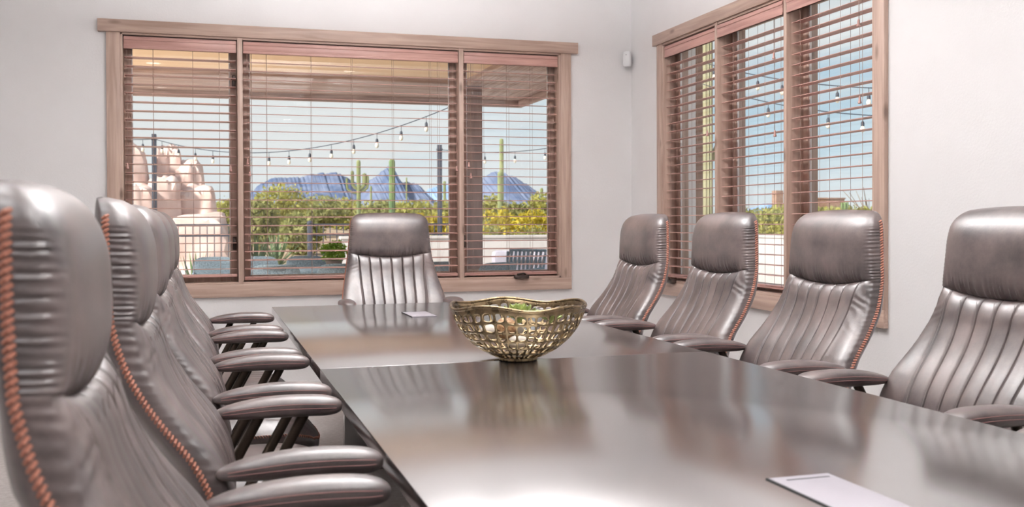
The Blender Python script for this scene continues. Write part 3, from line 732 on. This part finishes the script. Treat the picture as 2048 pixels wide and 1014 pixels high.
# ------------------------------------------------------------------ motion sensor in the room corner
t = thing('motion_sensor', 'small white motion sensor high in the room corner', 'sensor', (XW-.052, YW-.052, 2.365), math.radians(-45))
rows = []
for z, k in ((0, .72), (.006, .9), (.016, 1), (.06, 1), (.098, .95), (.108, .85), (.112, .6)):
    rows.append([(.031*k*np.sign(math.cos(a))*abs(math.cos(a))**.6, -.004+.024*k*np.sign(math.sin(a))*abs(math.sin(a))**.7, z) for a in np.linspace(0, 2*PI, 29)[:-1]])
obj('housing', G().rings(rows), 'sensor_plastic', t)
obj('lens_window', G().lathe([(.0035, -.0005), (.0025, .0012)], 12).xf(Matrix.Translation((0, -.029, .085)) @ Matrix.Rotation(PI/2, 4, 'X')), 'sensor_lens', t)
obj('corner_bracket', G().box(-.02, .02, .016, .030, .02, .09, .002), 'sensor_plastic', t)

# ================================================================== outside
def gz(x, y): return -.10+.026*np.clip(y-17, 0, 40)*np.clip((16-x)/10, .25, 1)
def px(u, v, y): return aty(u, v, y)
def at_az(u, y):                       # ground point seen in pixel column u at depth y
    p = aty(u, 443, y); return float(p[0]), float(y)
# ground
xs = np.concatenate([np.linspace(-60, 80, 71)]); ys = np.concatenate([[16.9], np.linspace(18, 90, 37), [140, 260, 700, 3200, 6500]])
Xg, Yg = np.meshgrid(xs, ys); Xg = Xg*np.clip(Yg/60, 1, 60)
go = sheet(Xg, Yg, gz(Xg, Yg)+.04*np.sin(Xg*.9)*np.sin(Yg*.7)*(Yg > 19)); struct('floor_desert', g=go, mat='desert')
struct('floor_patio', g=G().box(-14, 26, 7.27, 16.9, -.35, -.05).box(3.34, 26, -12, 7.27, -.35, -.05), mat='pavers')

# patio roof
PR = thing('patio_roof', 'patio roof with tan plaster ceiling and brown timber edge', 'roof', (0, 9.5, 2.7))
def rp(n, g, m):
    g.v = [(a, b_-9.5, c-2.7) for a, b_, c in g.v]; return obj(n, g, m, PR)
rp('plaster_ceiling', G().box(-2.2, 2.80, 7.27, 10.9, 2.80, 2.90), 'patio_stucco')
rp('roof_deck', G().box(-2.2, 3.80, 7.27, 12.20, 2.92, 3.05), 'house_stucco')
rp('beam', G().box(-2.2, 3.0, 10.9, 11.2, 2.735, 2.92, .008), 'soffit_wood_x')
rp('beam', G().box(2.80, 3.0, 7.27, 10.9, 2.735, 2.92, .008), 'soffit_wood_y')
for k in range(7): rp('soffit_board', G().box(-2.2, 3.0, 11.205+k*.14, 11.34+k*.14, 2.735, 2.765, .004), 'soffit_wood_x')
for k in range(6): rp('soffit_board', G().box(3.004+k*.132, 3.131+k*.132, 7.27, 12.18, 2.735, 2.765, .004), 'soffit_wood_y')
rp('fascia', G().box(-2.2, 3.86, 12.19, 12.24, 2.655, 3.06, .006), 'soffit_wood_x')
rp('fascia', G().box(3.80, 3.86, 7.27, 12.19, 2.655, 3.06, .006), 'soffit_wood_y')
cx_ = at_az(944.5, 11.05)[0]
t = thing('patio_column', 'square brown patio column seen through the right pane', 'column', (cx_, 11.05, -.05))
obj('shaft', G().box(-.098, .098, -.098, .098, .72, 2.785, .006), 'column_stain', t)
obj('plinth', G().box(-.104, .104, -.104, .104, 0, .72, .006), 'terracotta', t)
t = thing('stucco_pilaster', 'brown stucco pilaster outside the far pane of the side window', 'pilaster', (3.53, 7.2, -.05))
obj('shaft', G().box(-.19, .19, -.14, .15, 0, 3.2, .02), 'house_stucco', t); obj('band', G().box(-.2, .2, -.15, .16, 0, .22, .02), 'house_stucco', t)

# garden walls and iron fence
def wall_run(label, x0, x1, y0, y1, h):
    t = thing('garden_wall', label, 'wall', ((x0+x1)/2, (y0+y1)/2, -.1)); hx, hy = (x1-x0)/2, (y1-y0)/2
    obj('wall_body', G().box(-hx, hx, -hy, hy, 0, h, .01), 'white_stucco', t); obj('wall_cap', G().box(-hx-.02, hx+.02, -hy-.02, hy+.02, h, h+.05, .012), 'white_stucco', t)
wall_run('low white garden wall behind the patio furniture', 2.05, 9.4, 16.0, 16.2, 1.03)
wall_run('low white garden wall outside the side window', 9.4, 9.6, 2.0, 16.2, 1.00)
def fence(label, x0, x1, y, posts):
    t = thing('iron_fence', label, 'fence', ((x0+x1)/2, y, -.1)); c = (x0+x1)/2
    for z in (1.27, 1.10, .12): obj('rail', G().box(x0-c, x1-c, -.012, .012, z-.014, z+.014), 'iron', t, smooth=False)
    me = G().box(-.007, .007, -.007, .007, .05, 1.27).mesh('picket', False); me.materials.append(MATS['iron'])
    n = int((x1-x0)/.105)
    for k in range(n+1): place('picket', me, None, t, (x0-c+k*(x1-x0)/n, 0, 0))
    for p in posts:
        o = obj('post', G().box(p-c-.04, p-c+.04, -.04, .04, 0, 1.28, .006), 'iron', t)
        obj('post_cap', G().lathe([(.045, 1.28), (.05, 1.30), (.03, 1.325), (.005, 1.335)], 12, p-c, 0), 'iron', o)
fence('black iron fence in front of the pink boulders', -1.6, .55, 16.4, (.55,))
fence('black iron fence with round post cap right of the gravel path', 1.60, 4.3, 16.45, (1.60, 4.3))

# boulders
def boulder(u0, u1, vtop, y, label, seed, depth=1.0, vbot=None):
    a = aty(u0, vtop, y); b_ = aty(u1, vtop, y); cx = (a[0]+b_[0])/2; rx = (b_[0]-a[0])/2; zt = a[2]; zb = gz(cx, y)-.3 if vbot is None else aty(u0, vbot, y)[2]
    bm = bmesh.new(); bmesh.ops.create_icosphere(bm, subdivisions=4, radius=1)
    P = np.array([v.co[:] for v in bm.verts]); k = 1+.10*vnoise(P*1.7, seed)+.035*vnoise(P*6, seed+1)
    for v, q in zip(bm.verts, k):
        n_ = v.co.copy(); m_ = max(abs(n_.x), abs(n_.y), abs(n_.z)); n_ = n_*(.35+.65/m_)
        tp = 1-.16*max(0, n_.z)**2; v.co = Vector((n_.x*q*rx*tp, n_.y*q*depth*tp, (n_.z*q*.95+1)/2*(zt-zb)))
    bm.verts.index_update(); g = G().add([v.co[:] for v in bm.verts], [[v.index for v in f.verts] for f in bm.faces]); bm.free()
    return tag(obj('boulder', g, 'boulder', None, (cx, y, zb)), label, 'boulder')
boulder(205, 303, 277, 21.0, 'tall pink boulder at the far left of the window view', 1)
boulder(312, 368, 281, 22.0, 'topmost pink boulder of the pile, behind the black post', 2, 1.0)
boulder(340, 412, 316, 21.4, 'square pink boulder on the right shoulder of the pile', 3, 1.0)
boulder(292, 368, 345, 20.2, 'pale pink boulder in the middle of the pile', 4, .9)
boulder(350, 434, 366, 20.4, 'wide pink boulder under the square one', 5, .9)
boulder(330, 458, 420, 19.4, 'lowest pink boulder behind the iron fence', 6, .9)
boulder(226, 318, 360, 19.8, 'pink boulder at the foot of the pile, left of the black post', 7, .9)

# posts and string lights
def light_post(u, vtop, y, label, w_=.038):
    p = aty(u, vtop, y); z0 = -.05 if y < 16.9 else float(gz(p[0], y))-.05
    t = thing('string_light_post', label, 'post', (p[0], y, z0))
    obj('shaft', G().box(-w_, w_, -w_, w_, 0, p[2]-z0, .006), 'iron', t); obj('hook_plate', G().box(-w_-.008, w_+.008, -w_-.008, w_+.008, p[2]-z0-.10, p[2]-z0-.06, .004), 'iron', t)
    return p
p1 = light_post(308, 268, 17.6, 'black string-light post in front of the boulders')
p2 = light_post(879, 290, 17.2, 'black string-light post left of the brown column')
def string_light(a, b_, sag, n, label, drop=.10, s=.78, skip=()):
    a, b_ = np.array(a, float), np.array(b_, float); c = (a+b_)/2
    t = thing('string_light', label, 'string light', (c[0], c[1], min(a[2], b_[2])-sag-.3)); o0 = np.array(t.location)
    f = lambda s_: a+(b_-a)*s_-np.array([0, 0, 4*sag*s_*(1-s_)])-o0
    obj('wire', G().tube([f(x) for x in np.linspace(0, 1, 40)], .008*s, 5), 'wire_black', t)
    for k in range(n):
        if k in skip: continue
        p = f((k+.5)/n)
        so_ = obj('socket', G().tube([p, p-np.array([0, 0, drop*s])], .005*s, 5).lathe([(.010*s, p[2]-drop*s+.01), (.024*s, p[2]-drop*s-.01), (.026*s, p[2]-drop*s-.06*s), (.02*s, p[2]-drop*s-.065*s)], 10, p[0], p[1]), 'wire_black', t)
        z = p[2]-drop*s-.064*s
        obj('bulb', G().lathe([(.018*s, z), (.032*s, z-.03*s), (.034*s, z-.055*s), (.024*s, z-.08*s), (.004*s, z-.092*s)], 10, p[0], p[1]), 'bulb_glass', so_)
q1 = np.array([p1[0], p1[1], p1[2]-.08]); e1 = aty(932, 200, 12.25)
string_light(q1, e1, .42, 15, 'string light from the post by the boulders up to the roof edge')
string_light(q1, aty(150, 262, 15), .05, 3, 'string light leading left from the post by the boulders')
string_light((p2[0], p2[1], p2[2]-.08), aty(1180, 280, 16.5), .12, 5, 'string light leading right from the second post')
def post_xy(x, y, h, label):
    t = thing('string_light_post', label, 'post', (x, y, -.05)); obj('shaft', G().box(-.038, .038, -.038, .038, 0, h+.05, .006), 'iron', t); obj('hook_plate', G().box(-.046, .046, -.046, .046, h-.05, h-.01, .004), 'iron', t)
pb, pc = atx(1366, 120, 6.6), atx(1850, 190, 6.9)
post_xy(pb[0], pb[1], pb[2]+.1, 'black string-light post behind the stucco pilaster outside the side window')
post_xy(pc[0], pc[1], pc[2]+.1, 'black string-light post outside, right of the side window')
string_light((3.83, 11.25, 2.66), (pb[0]-.04, pb[1], pb[2]+.02), .10, 5, 'string light hanging from the roof corner in the right pane', s=.8)
string_light((pb[0]+.04, pb[1], pb[2]+.05), (pc[0]-.04, pc[1], pc[2]+.06), .12, 9, 'upper string light across the side window view', s=.75)
string_light((pb[0]+.04, pb[1], pb[2]-.25), (pc[0]-.04, pc[1], pc[2]-.22), .14, 8, 'lower string light across the side window view', s=.75)

# patio furniture
def wicker_chair():
    t = thing('wicker_chair', 'x', 'chair')
    g = G(); rows = []
    def rr(w_, h, n=28, e=5): return [(w_*np.sign(math.cos(a))*abs(math.cos(a))**(2/e), h*np.sign(math.sin(a))*abs(math.sin(a))**(2/e)) for a in np.linspace(0, 2*PI, n+1)[:-1]]
    for yy, k in ((-.018, .94), (-.014, 1), (.014, 1), (.018, .94)):
        rows.append([(x*k, -.24+yy-.10*(z/.27)*.5+.08*(x/.25)**2, .60+z*k) for x, z in rr(.25, .23)])
    obj('back', g.rings(rows), 'wicker', t)
    obj('seat', G().box(-.24, .24, -.22, .24, .38, .44, .02), 'wicker', t)
    for s_ in (-1, 1):
        obj('arm', G().tube([(s_*.235, -.22, .62), (s_*.24, .0, .63), (s_*.24, .22, .60), (s_*.235, .23, .42)], .022, 8), 'wicker', t)
        for yy in (-.21, .21): obj('leg', G().tube([(s_*.23, yy, 0), (s_*.235, yy, .39)], .018, 8), 'wicker', t)
    return t
wc = wicker_chair(); tabY = 11.65
wl = [(428, 12.75, PI, 'grey wicker patio chair seen in the left pane'), (517, 12.7, PI, 'grey wicker patio chair beyond the patio table, just right of the mullion'), (615, 12.7, PI, 'grey wicker patio chair beyond the patio table, left of the potted plant'),
      (548, 10.6, 0, 'nearest grey wicker patio chair left of the end chair, its back towards us'), (678, 10.6, 0, 'grey wicker patio chair behind the left edge of the end chair'), (872, 10.75, 0, 'grey wicker patio chair right of the end chair'), (972, 10.30, .4, 'grey wicker patio chair at the foot of the brown column')]
for i, (u, y, rz, lb) in enumerate(wl):
    x, y = at_az(u, y)
    if i == 0: wc.location = (x, y, -.05); wc.rotation_euler = (0, 0, rz); wc['label'] = lb; wc['group'] = 'wicker patio chairs'
    else: dup(wc, (x, y, -.05), rz, lb, 'wicker patio chairs')
x0, x1 = at_az(480, tabY)[0], at_az(890, tabY)[0]
t = thing('patio_table', 'long patio table between the wicker chairs', 'table', ((x0+x1)/2, tabY, -.05)); hx = (x1-x0)/2
obj('top', G().box(-hx, hx, -.48, .48, .68, .72, .01), 'wicker', t)
for sx_ in (-1, 1):
    for sy_ in (-1, 1): obj('leg', G().box(sx_*(hx-.08)-.03, sx_*(hx-.08)+.03, sy_*.42-.03, sy_*.42+.03, 0, .68, .004), 'wicker', t)
def leaf_cloud(c, R, n, size, seed, flat=.0, shell=.55):
    r = np.random.default_rng(seed); d = r.normal(size=(n, 3)); d /= np.linalg.norm(d, axis=1)[:, None]
    lump = 1+.22*vnoise(d*2.6, seed+5)+.12*vnoise(d*6, seed+6)
    rad = (shell+(1-shell)*r.random(n))*lump; P = np.array(c)+d*rad[:, None]*np.array(R); P = P[P[:, 2] > c[2]-R[2]*.98] if flat else P
    n = len(P); a = r.normal(size=(n, 3)); a /= np.linalg.norm(a, axis=1)[:, None]; b_ = np.cross(a, r.normal(size=(n, 3))); b_ /= np.linalg.norm(b_, axis=1)[:, None]
    s = size*(.6+.8*r.random(n))[:, None]
    V = np.stack([P-a*s, P+b_*s*.45, P+a*s, P-b_*s*.45], 1).reshape(-1, 3)
    return G().add(V, [(4*i, 4*i+1, 4*i+2, 4*i+3) for i in range(n)])
p = px(668, 505, tabY)
t = thing('potted_plant', 'bushy bright green plant in a pot on the patio table', 'plant', (p[0], tabY, .67))
obj('pot', G().lathe([(.07, 0), (.10, .09), (.11, .10), (.10, .10), (.09, .08)], 20), 'terracotta', t)
obj('foliage', leaf_cloud((0, 0, .19), (.16, .15, .13), 900, .022, 3), 'pot_leaf', t, smooth=False)
p = at_az(1022, 12.9)
t = thing('rope_armchair', 'woven rope patio armchair behind the right pane', 'chair', (p[0], p[1], -.05), 2.2)
for k in range(9):
    a = -.28+k*.07
    obj('rope', G().tube([(a, -.26, .42), (a+.02, -.30, .62), (a+.05, -.36, .84)], .017, 6), 'wicker', t)
    obj('rope', G().tube([(a+.05, -.27, .42), (a+.02, -.31, .62), (a-.03, -.37, .84)], .013, 6), 'white_stucco', t)
obj('frame', G().tube([(-.32, .3, 0), (-.32, .28, .6), (-.32, -.3, .62), (-.30, -.38, .86), (.30, -.38, .86), (.32, -.3, .62), (.32, .28, .6), (.32, .3, 0)], .022, 8), 'wicker', t)
obj('seat', G().box(-.3, .3, -.28, .3, .34, .44, .03), 'cushion_grey', t)
p = at_az(1072, 13.9)
t = thing('patio_sofa', 'grey cushioned patio sofa in front of the white wall', 'sofa', (p[0], p[1], -.05), 0)
obj('base', G().box(-.62, .62, -.38, .4, .0, .34, .02), 'wicker', t)
for s_ in (-.3, .3):
    obj('seat_cushion', G().box(s_-.29, s_+.29, -.38, .3, .345, .47, .04), 'cushion_grey', t); obj('back_cushion', G().box(s_-.29, s_+.29, .16, .36, .47, .83, .06), 'cushion_grey', t)

# mountains
def mountain(prof, Y, label, mat, seed, depth=.9):
    P = np.array([aty(u, v_, Y) for u, v_ in prof]); n = 160
    s = np.linspace(P[0, 0], P[-1, 0], n); h = np.interp(s, P[:, 0], P[:, 2]); hm = h.max()
    r = np.random.default_rng(seed); rough = np.convolve(r.normal(size=n+8), np.ones(3)/3, 'same')[4:-4]
    h = h+rough*hm*.022*np.clip((h/hm), 0, 1)
    rows = 26; tt = np.linspace(-1, 1, rows); X = np.zeros((rows, n)); Yv = X.copy(); Z = X.copy()
    for i, q in enumerate(tt):
        f = (1-abs(q))**1.15
        nz = vnoise(np.stack([s*9/hm*.2, np.full(n, q*12), s*0], 1), seed)*.07*(1-f)*min(1, 6*f+.0)
        X[i] = s; Yv[i] = Y+q*hm*depth*3; Z[i] = np.maximum(h*(f+nz), -2)*(1 if abs(q) < 1 else 0)
    Z -= 1
    o = sheet(X, Yv, Z); c = np.array([(P[0, 0]+P[-1, 0])/2, Y, 0]); o.v = [tuple(np.array(v_)-c) for v_ in o.v]
    tag(obj('mountain', o, mat, None, c), label, 'mountain')
mountain([(470, 408), (498, 384), (518, 366), (540, 352), (565, 350), (600, 350), (622, 344), (640, 341), (652, 343), (668, 339), (688, 348), (702, 356), (725, 372), (745, 405)], 3500, 'broad blue mountain in the left half of the middle pane', 'mountain_haze_rock', 1)
mountain([(712, 405), (735, 360), (750, 350), (762, 341), (772, 331), (778, 327), (784, 330), (792, 346), (800, 360), (822, 362), (834, 364), (845, 378), (870, 405)], 2300, 'steep blue mountain with pointed peak behind the thick saguaro', 'mountain_haze_rock', 2)
mountain([(835, 405), (858, 374), (880, 368), (896, 364), (915, 372), (940, 385), (960, 405)], 4600, 'small distant blue ridge between the two peaks', 'hill_haze_blue', 3)
mountain([(925, 410), (958, 358), (975, 346), (990, 338), (1005, 342), (1030, 352), (1050, 366), (1066, 376), (1074, 392), (1090, 410)], 2400, 'blue mountain seen in the right pane', 'mountain_haze_rock', 4)
mountain([(1490, 418), (1515, 410), (1530, 405), (1548, 404), (1560, 408), (1600, 418)], 2400, 'low blue hill on the horizon in the side window', 'hill_haze_blue', 5)

# saguaros
def ribbed(path, rad, n=40, ribs=13):
    P = [Vector(q) for q in path]; rows = []; up = None
    for i, p_ in enumerate(P):
        d = (P[min(i+1, len(P)-1)]-P[max(i-1, 0)]).normalized()
        if up is None: up = Vector((0, 1, 0)) if abs(d.y) < .9 else Vector((1, 0, 0))
        a = d.cross(up).normalized(); b_ = a.cross(d).normalized(); up = b_
        rows.append([p_+(a*math.cos(2*PI*k/n)+b_*math.sin(2*PI*k/n))*rad[i]*(1+.09*math.cos(ribs*2*PI*k/n)) for k in range(n)])
    return G().rings(rows)
def saguaro(u, vtop, y, wpx, label, arms=(), mat='saguaro_green', R=None):
    p_ = aty(u, vtop, y); d = np.hypot(p_[0], p_[1]); r = wpx/2/FPX*d*.96; zg = float(gz(p_[0], y))-.05; H = p_[2]-zg
    t = thing('saguaro', label, 'cactus', (p_[0], y, zg))
    zz = np.concatenate([np.linspace(0, H-r*1.2, 10), H-r*1.2+r*1.2*np.sin(np.linspace(.3, PI/2, 6))])
    rad = [r*.86]+[r]*9+list(r*np.cos(np.linspace(.3, PI/2-.12, 6)))
    obj('trunk', ribbed([(0, 0, z) for z in zz], rad), mat, t)
    for side, fz, ft, dist, k in arms:
        z0, z1 = H*fz, H*ft; ra = r*k; x = side*dist*r
        pts = [(side*r*.5, 0, z0), (x*.6, 0, z0+.02*H), (x*.95, 0, z0+.06*H), (x, 0, z0+.12*H)]+[(x, 0, z) for z in np.linspace(z0+.2*H, z1-ra, 4)]+[(x, 0, z1-ra*.4), (x, 0, z1)]
        obj('arm', ribbed(pts, [ra*.8, ra*.95, ra, ra, ra, ra, ra, ra*.95, ra*.75, ra*.15]), mat, t)
saguaro(717, 320, 46, 8, 'slender saguaro with four raised arms in the middle pane', ((-1, .62, .86, 3.2, .8), (1, .62, .83, 3.0, 1.0), (-1, .56, .72, 6.0, .55), (1, .58, .80, 4.6, .7)))
saguaro(784, 318, 38, 12, 'thick dark green armless saguaro behind the end chair', (), 'saguaro_dark')
saguaro(1003, 277, 42, 8, 'tall saguaro rising above the mountain in the right pane', ())
saguaro(1000, 343, 36, 10, 'short pale saguaro in front of the tall one in the right pane', ())
saguaro(742, 372, 60, 4, 'small far saguaro right of the many-armed one')
saguaro(813, 355, 64, 3, 'thin far saguaro on the slope right of the thick one')
saguaro(889, 362, 52, 6, 'pale saguaro right of the second string-light post')
saguaro(1083, 376, 46, 6, 'small saguaro at the right edge of the right pane')
saguaro(1413, 40, 22, 24, 'big pale saguaro close outside the far pane of the side window', ((1, .45, .62, 2.6, .7),), 'saguaro_pale')
saguaro(1689, 404, 60, 6, 'tiny forked saguaro on the horizon in the side window', ((1, .80, .99, 2.2, .7), (-1, .78, .97, 2.2, .7)), 'saguaro_dark')

# shrubs and trees
kinds = {'paloverde': ('palo_verde_tree', 'paloverde_leaf', 'tree'), 'creosote': ('creosote_shrub', 'creosote_leaf', 'shrub'), 'brittle': ('brittlebush', 'brittlebush_leaf', 'shrub'), 'sage': ('sage_shrub', 'sage_leaf', 'shrub')}
def shrub(u, vtop, y, wpx, kind, label, group=None, n=1700):
    p_ = aty(u, vtop, y); d = np.hypot(p_[0], p_[1]); rx = wpx/2/FPX*d; zg = float(gz(p_[0], y)); H = max(.5, p_[2]-zg)
    nm, mt, cat = kinds[kind]; t = thing(nm, label, cat, (p_[0], y, zg), 0, group); sd_ = int(u*7+y)
    rz = H*.5; ls = .10*(d/40)**.6*(.6 if y < 22 else 1)
    obj('foliage', leaf_cloud((0, 0, H-rz*1.0), (rx, rx*.8, rz), n, ls, sd_, 1), mt, t, smooth=False)
    for k in range(5):
        a = k*1.3; obj('stem', G().tube([(0, 0, -.05), (.25*rx*math.cos(a), .25*rx*math.sin(a), H*.35), (.6*rx*math.cos(a), .5*rx*math.sin(a), H*.72)], [.05*H/2, .03*H/2, .008*H], 6), 'branch', t)
SH = [(561, 366, 42, 120, 'paloverde', 'tall yellow-green palo verde tree left in the middle pane'), (520, 398, 34, 80, 'creosote', 'olive shrub at the left edge of the middle pane'), (455, 398, 36, 46, 'paloverde', 'yellow-green tree peeping out right of the boulders'),
      (640, 394, 55, 110, 'creosote', 'pale shrub left of the many-armed saguaro'), (690, 398, 60, 110, 'paloverde', 'yellow-green tree at the foot of the many-armed saguaro'), (755, 402, 52, 100, 'creosote', 'pale shrub between the two saguaros in the middle pane'),
      (830, 396, 50, 110, 'paloverde', 'yellow-green tree right of the thick saguaro'), (893, 398, 44, 70, 'paloverde', 'yellow-green tree behind the second string-light post'), (600, 424, 30, 90, 'creosote', 'low olive shrub above the round fence post'),
      (862, 424, 24, 90, 'brittle', 'yellow flowering bush right of the end chair'), (985, 386, 44, 70, 'paloverde', 'pale tree beside the brown column in the right pane'), (1030, 398, 36, 80, 'creosote', 'olive shrub under the mountain in the right pane'),
      (1080, 384, 46, 80, 'paloverde', 'yellow-green tree at the right end of the right pane'), (1000, 420, 25, 90, 'brittle', 'yellow bush beside the column above the white wall'), (1066, 418, 24.5, 90, 'brittle', 'yellow bush at the right above the white wall'),
      (980, 446, 18.6, 90, 'creosote', 'green hedge bush right behind the white wall beside the column'), (1060, 446, 18.4, 100, 'creosote', 'green hedge bush right behind the white wall at the right'), (900, 448, 18.6, 70, 'brittle', 'low yellow bush behind the white wall left of the column'),
      (1470, 412, 26, 90, 'paloverde', 'yellow-green tree low in the middle pane of the side window, left part'), (1545, 414, 24, 110, 'paloverde', 'yellow-green tree low in the middle pane of the side window, right part'), (1500, 444, 18, 130, 'creosote', 'olive bush above the white wall in the side window'),
      (1640, 418, 24, 110, 'creosote', 'olive shrub behind the third right chair in the side window'), (1720, 416, 22, 110, 'paloverde', 'yellow-green tree at the near end of the side window'), (1770, 420, 20, 110, 'creosote', 'olive shrub at the edge of the near blind'), (1425, 420, 22, 90, 'creosote', 'olive shrub at the foot of the big pale saguaro'), (1600, 440, 18, 120, 'paloverde', 'low yellow-green bush between the side window mullions')]
for a in SH: shrub(*a)
r_ = random.Random(11)
def scatter(u0, u1, v0, v1, y0, y1, w0, w1, n, ks, label, group):
    done = []
    for _ in range(4000):
        if len(done) >= n: break
        u, y, wp = r_.uniform(u0, u1), r_.uniform(y0, y1), r_.uniform(w0, w1); p_ = aty(u, 440, y); rad = wp/2/FPX*math.hypot(p_[0], p_[1])*1.3
        if all((p_[0]-q[0])**2+(p_[1]-q[1])**2 > (rad+q[2])**2 for q in done):
            done.append((p_[0], p_[1], rad)); shrub(u, r_.uniform(v0, v1), y, wp, r_.choice(ks), label, group, 700)
scatter(430, 1150, 402, 411, 68, 130, 50, 80, 26, ['creosote', 'sage', 'paloverde'], 'far pale desert shrub in the hazy scrub band below the mountains', 'far scrub below the mountains')
scatter(1420, 1820, 408, 416, 60, 110, 60, 90, 14, ['creosote', 'paloverde'], 'far pale desert shrub on the horizon outside the side window', 'far scrub outside the side window')
# bare tree and far house in the side window
p_ = aty(1738, 372, 34); zg = float(gz(p_[0], 34)); H = p_[2]-zg
t = thing('bare_tree', 'thin leafless tree at the right of the side window view', 'tree', (p_[0], 34, zg)); r_ = random.Random(5)
obj('trunk', G().tube([(0, 0, 0), (.1, 0, H*.4), (0, 0, H*.6)], [.08, .06, .04], 6), 'branch', t)
for k in range(14):
    a = r_.uniform(0, 6.28); L = r_.uniform(.6, 1.5); z = H*r_.uniform(.35, .6)
    obj('branch', G().tube([(.05, 0, z), (L*.5*math.cos(a), L*.5*math.sin(a), z+H*.18), (L*math.cos(a), L*math.sin(a), min(H, z+H*.42))], [.03, .02, .008], 5), 'branch', t)
p_ = aty(1640, 396, 110); zg = float(gz(p_[0], 110))
t = thing('far_house', 'far flat-roofed brown house on the horizon in the side window', 'house', (p_[0], 110, zg))
obj('walls', G().box(-2.2, 2.2, -2, 2, 0, p_[2]-zg-.2), 'house_stucco', t, smooth=False); obj('parapet', G().box(-2.3, 2.3, -2.1, 2.1, p_[2]-zg-.2, p_[2]-zg, .02), 'house_stucco', t); obj('chimney', G().box(-6.6, -5.6, -.5, .5, 0, p_[2]-zg+.9), 'house_stucco', t, smooth=False)
# agaves, grass tufts by the path
def agave(u, vtop, y, L, n, label):
    p_ = aty(u, vtop, y); zg = float(gz(p_[0], y)); t = thing('agave', label, 'plant', (p_[0], y, zg))
    L = max(L, p_[2]-zg)
    for k in range(n):
        a = k*2.39996; el = .35+1.1*(k/n); rows = []
        for s_ in np.linspace(0, 1, 5):
            w_ = .055*L*(1-s_)**.7+.003; rr = L*s_*math.cos(el)*(1-.12*s_); z = L*s_*math.sin(el)
            rows.append([(rr, w_, z), (rr, 0, z-.02*L), (rr, -w_, z), (rr, 0, z+.006)])
        obj('leaf', G().rings(rows).xf(Matrix.Rotation(a, 4, 'Z')), 'agave_leaf', t, smooth=False)
agave(512, 466, 23, .6, 24, 'spiky green agave at the left edge of the middle pane')
agave(552, 462, 25, .6, 26, 'larger spiky green agave above the gravel path')
agave(392, 500, 17.5, .45, 22, 'spiky green agave behind the iron fence in the left pane')
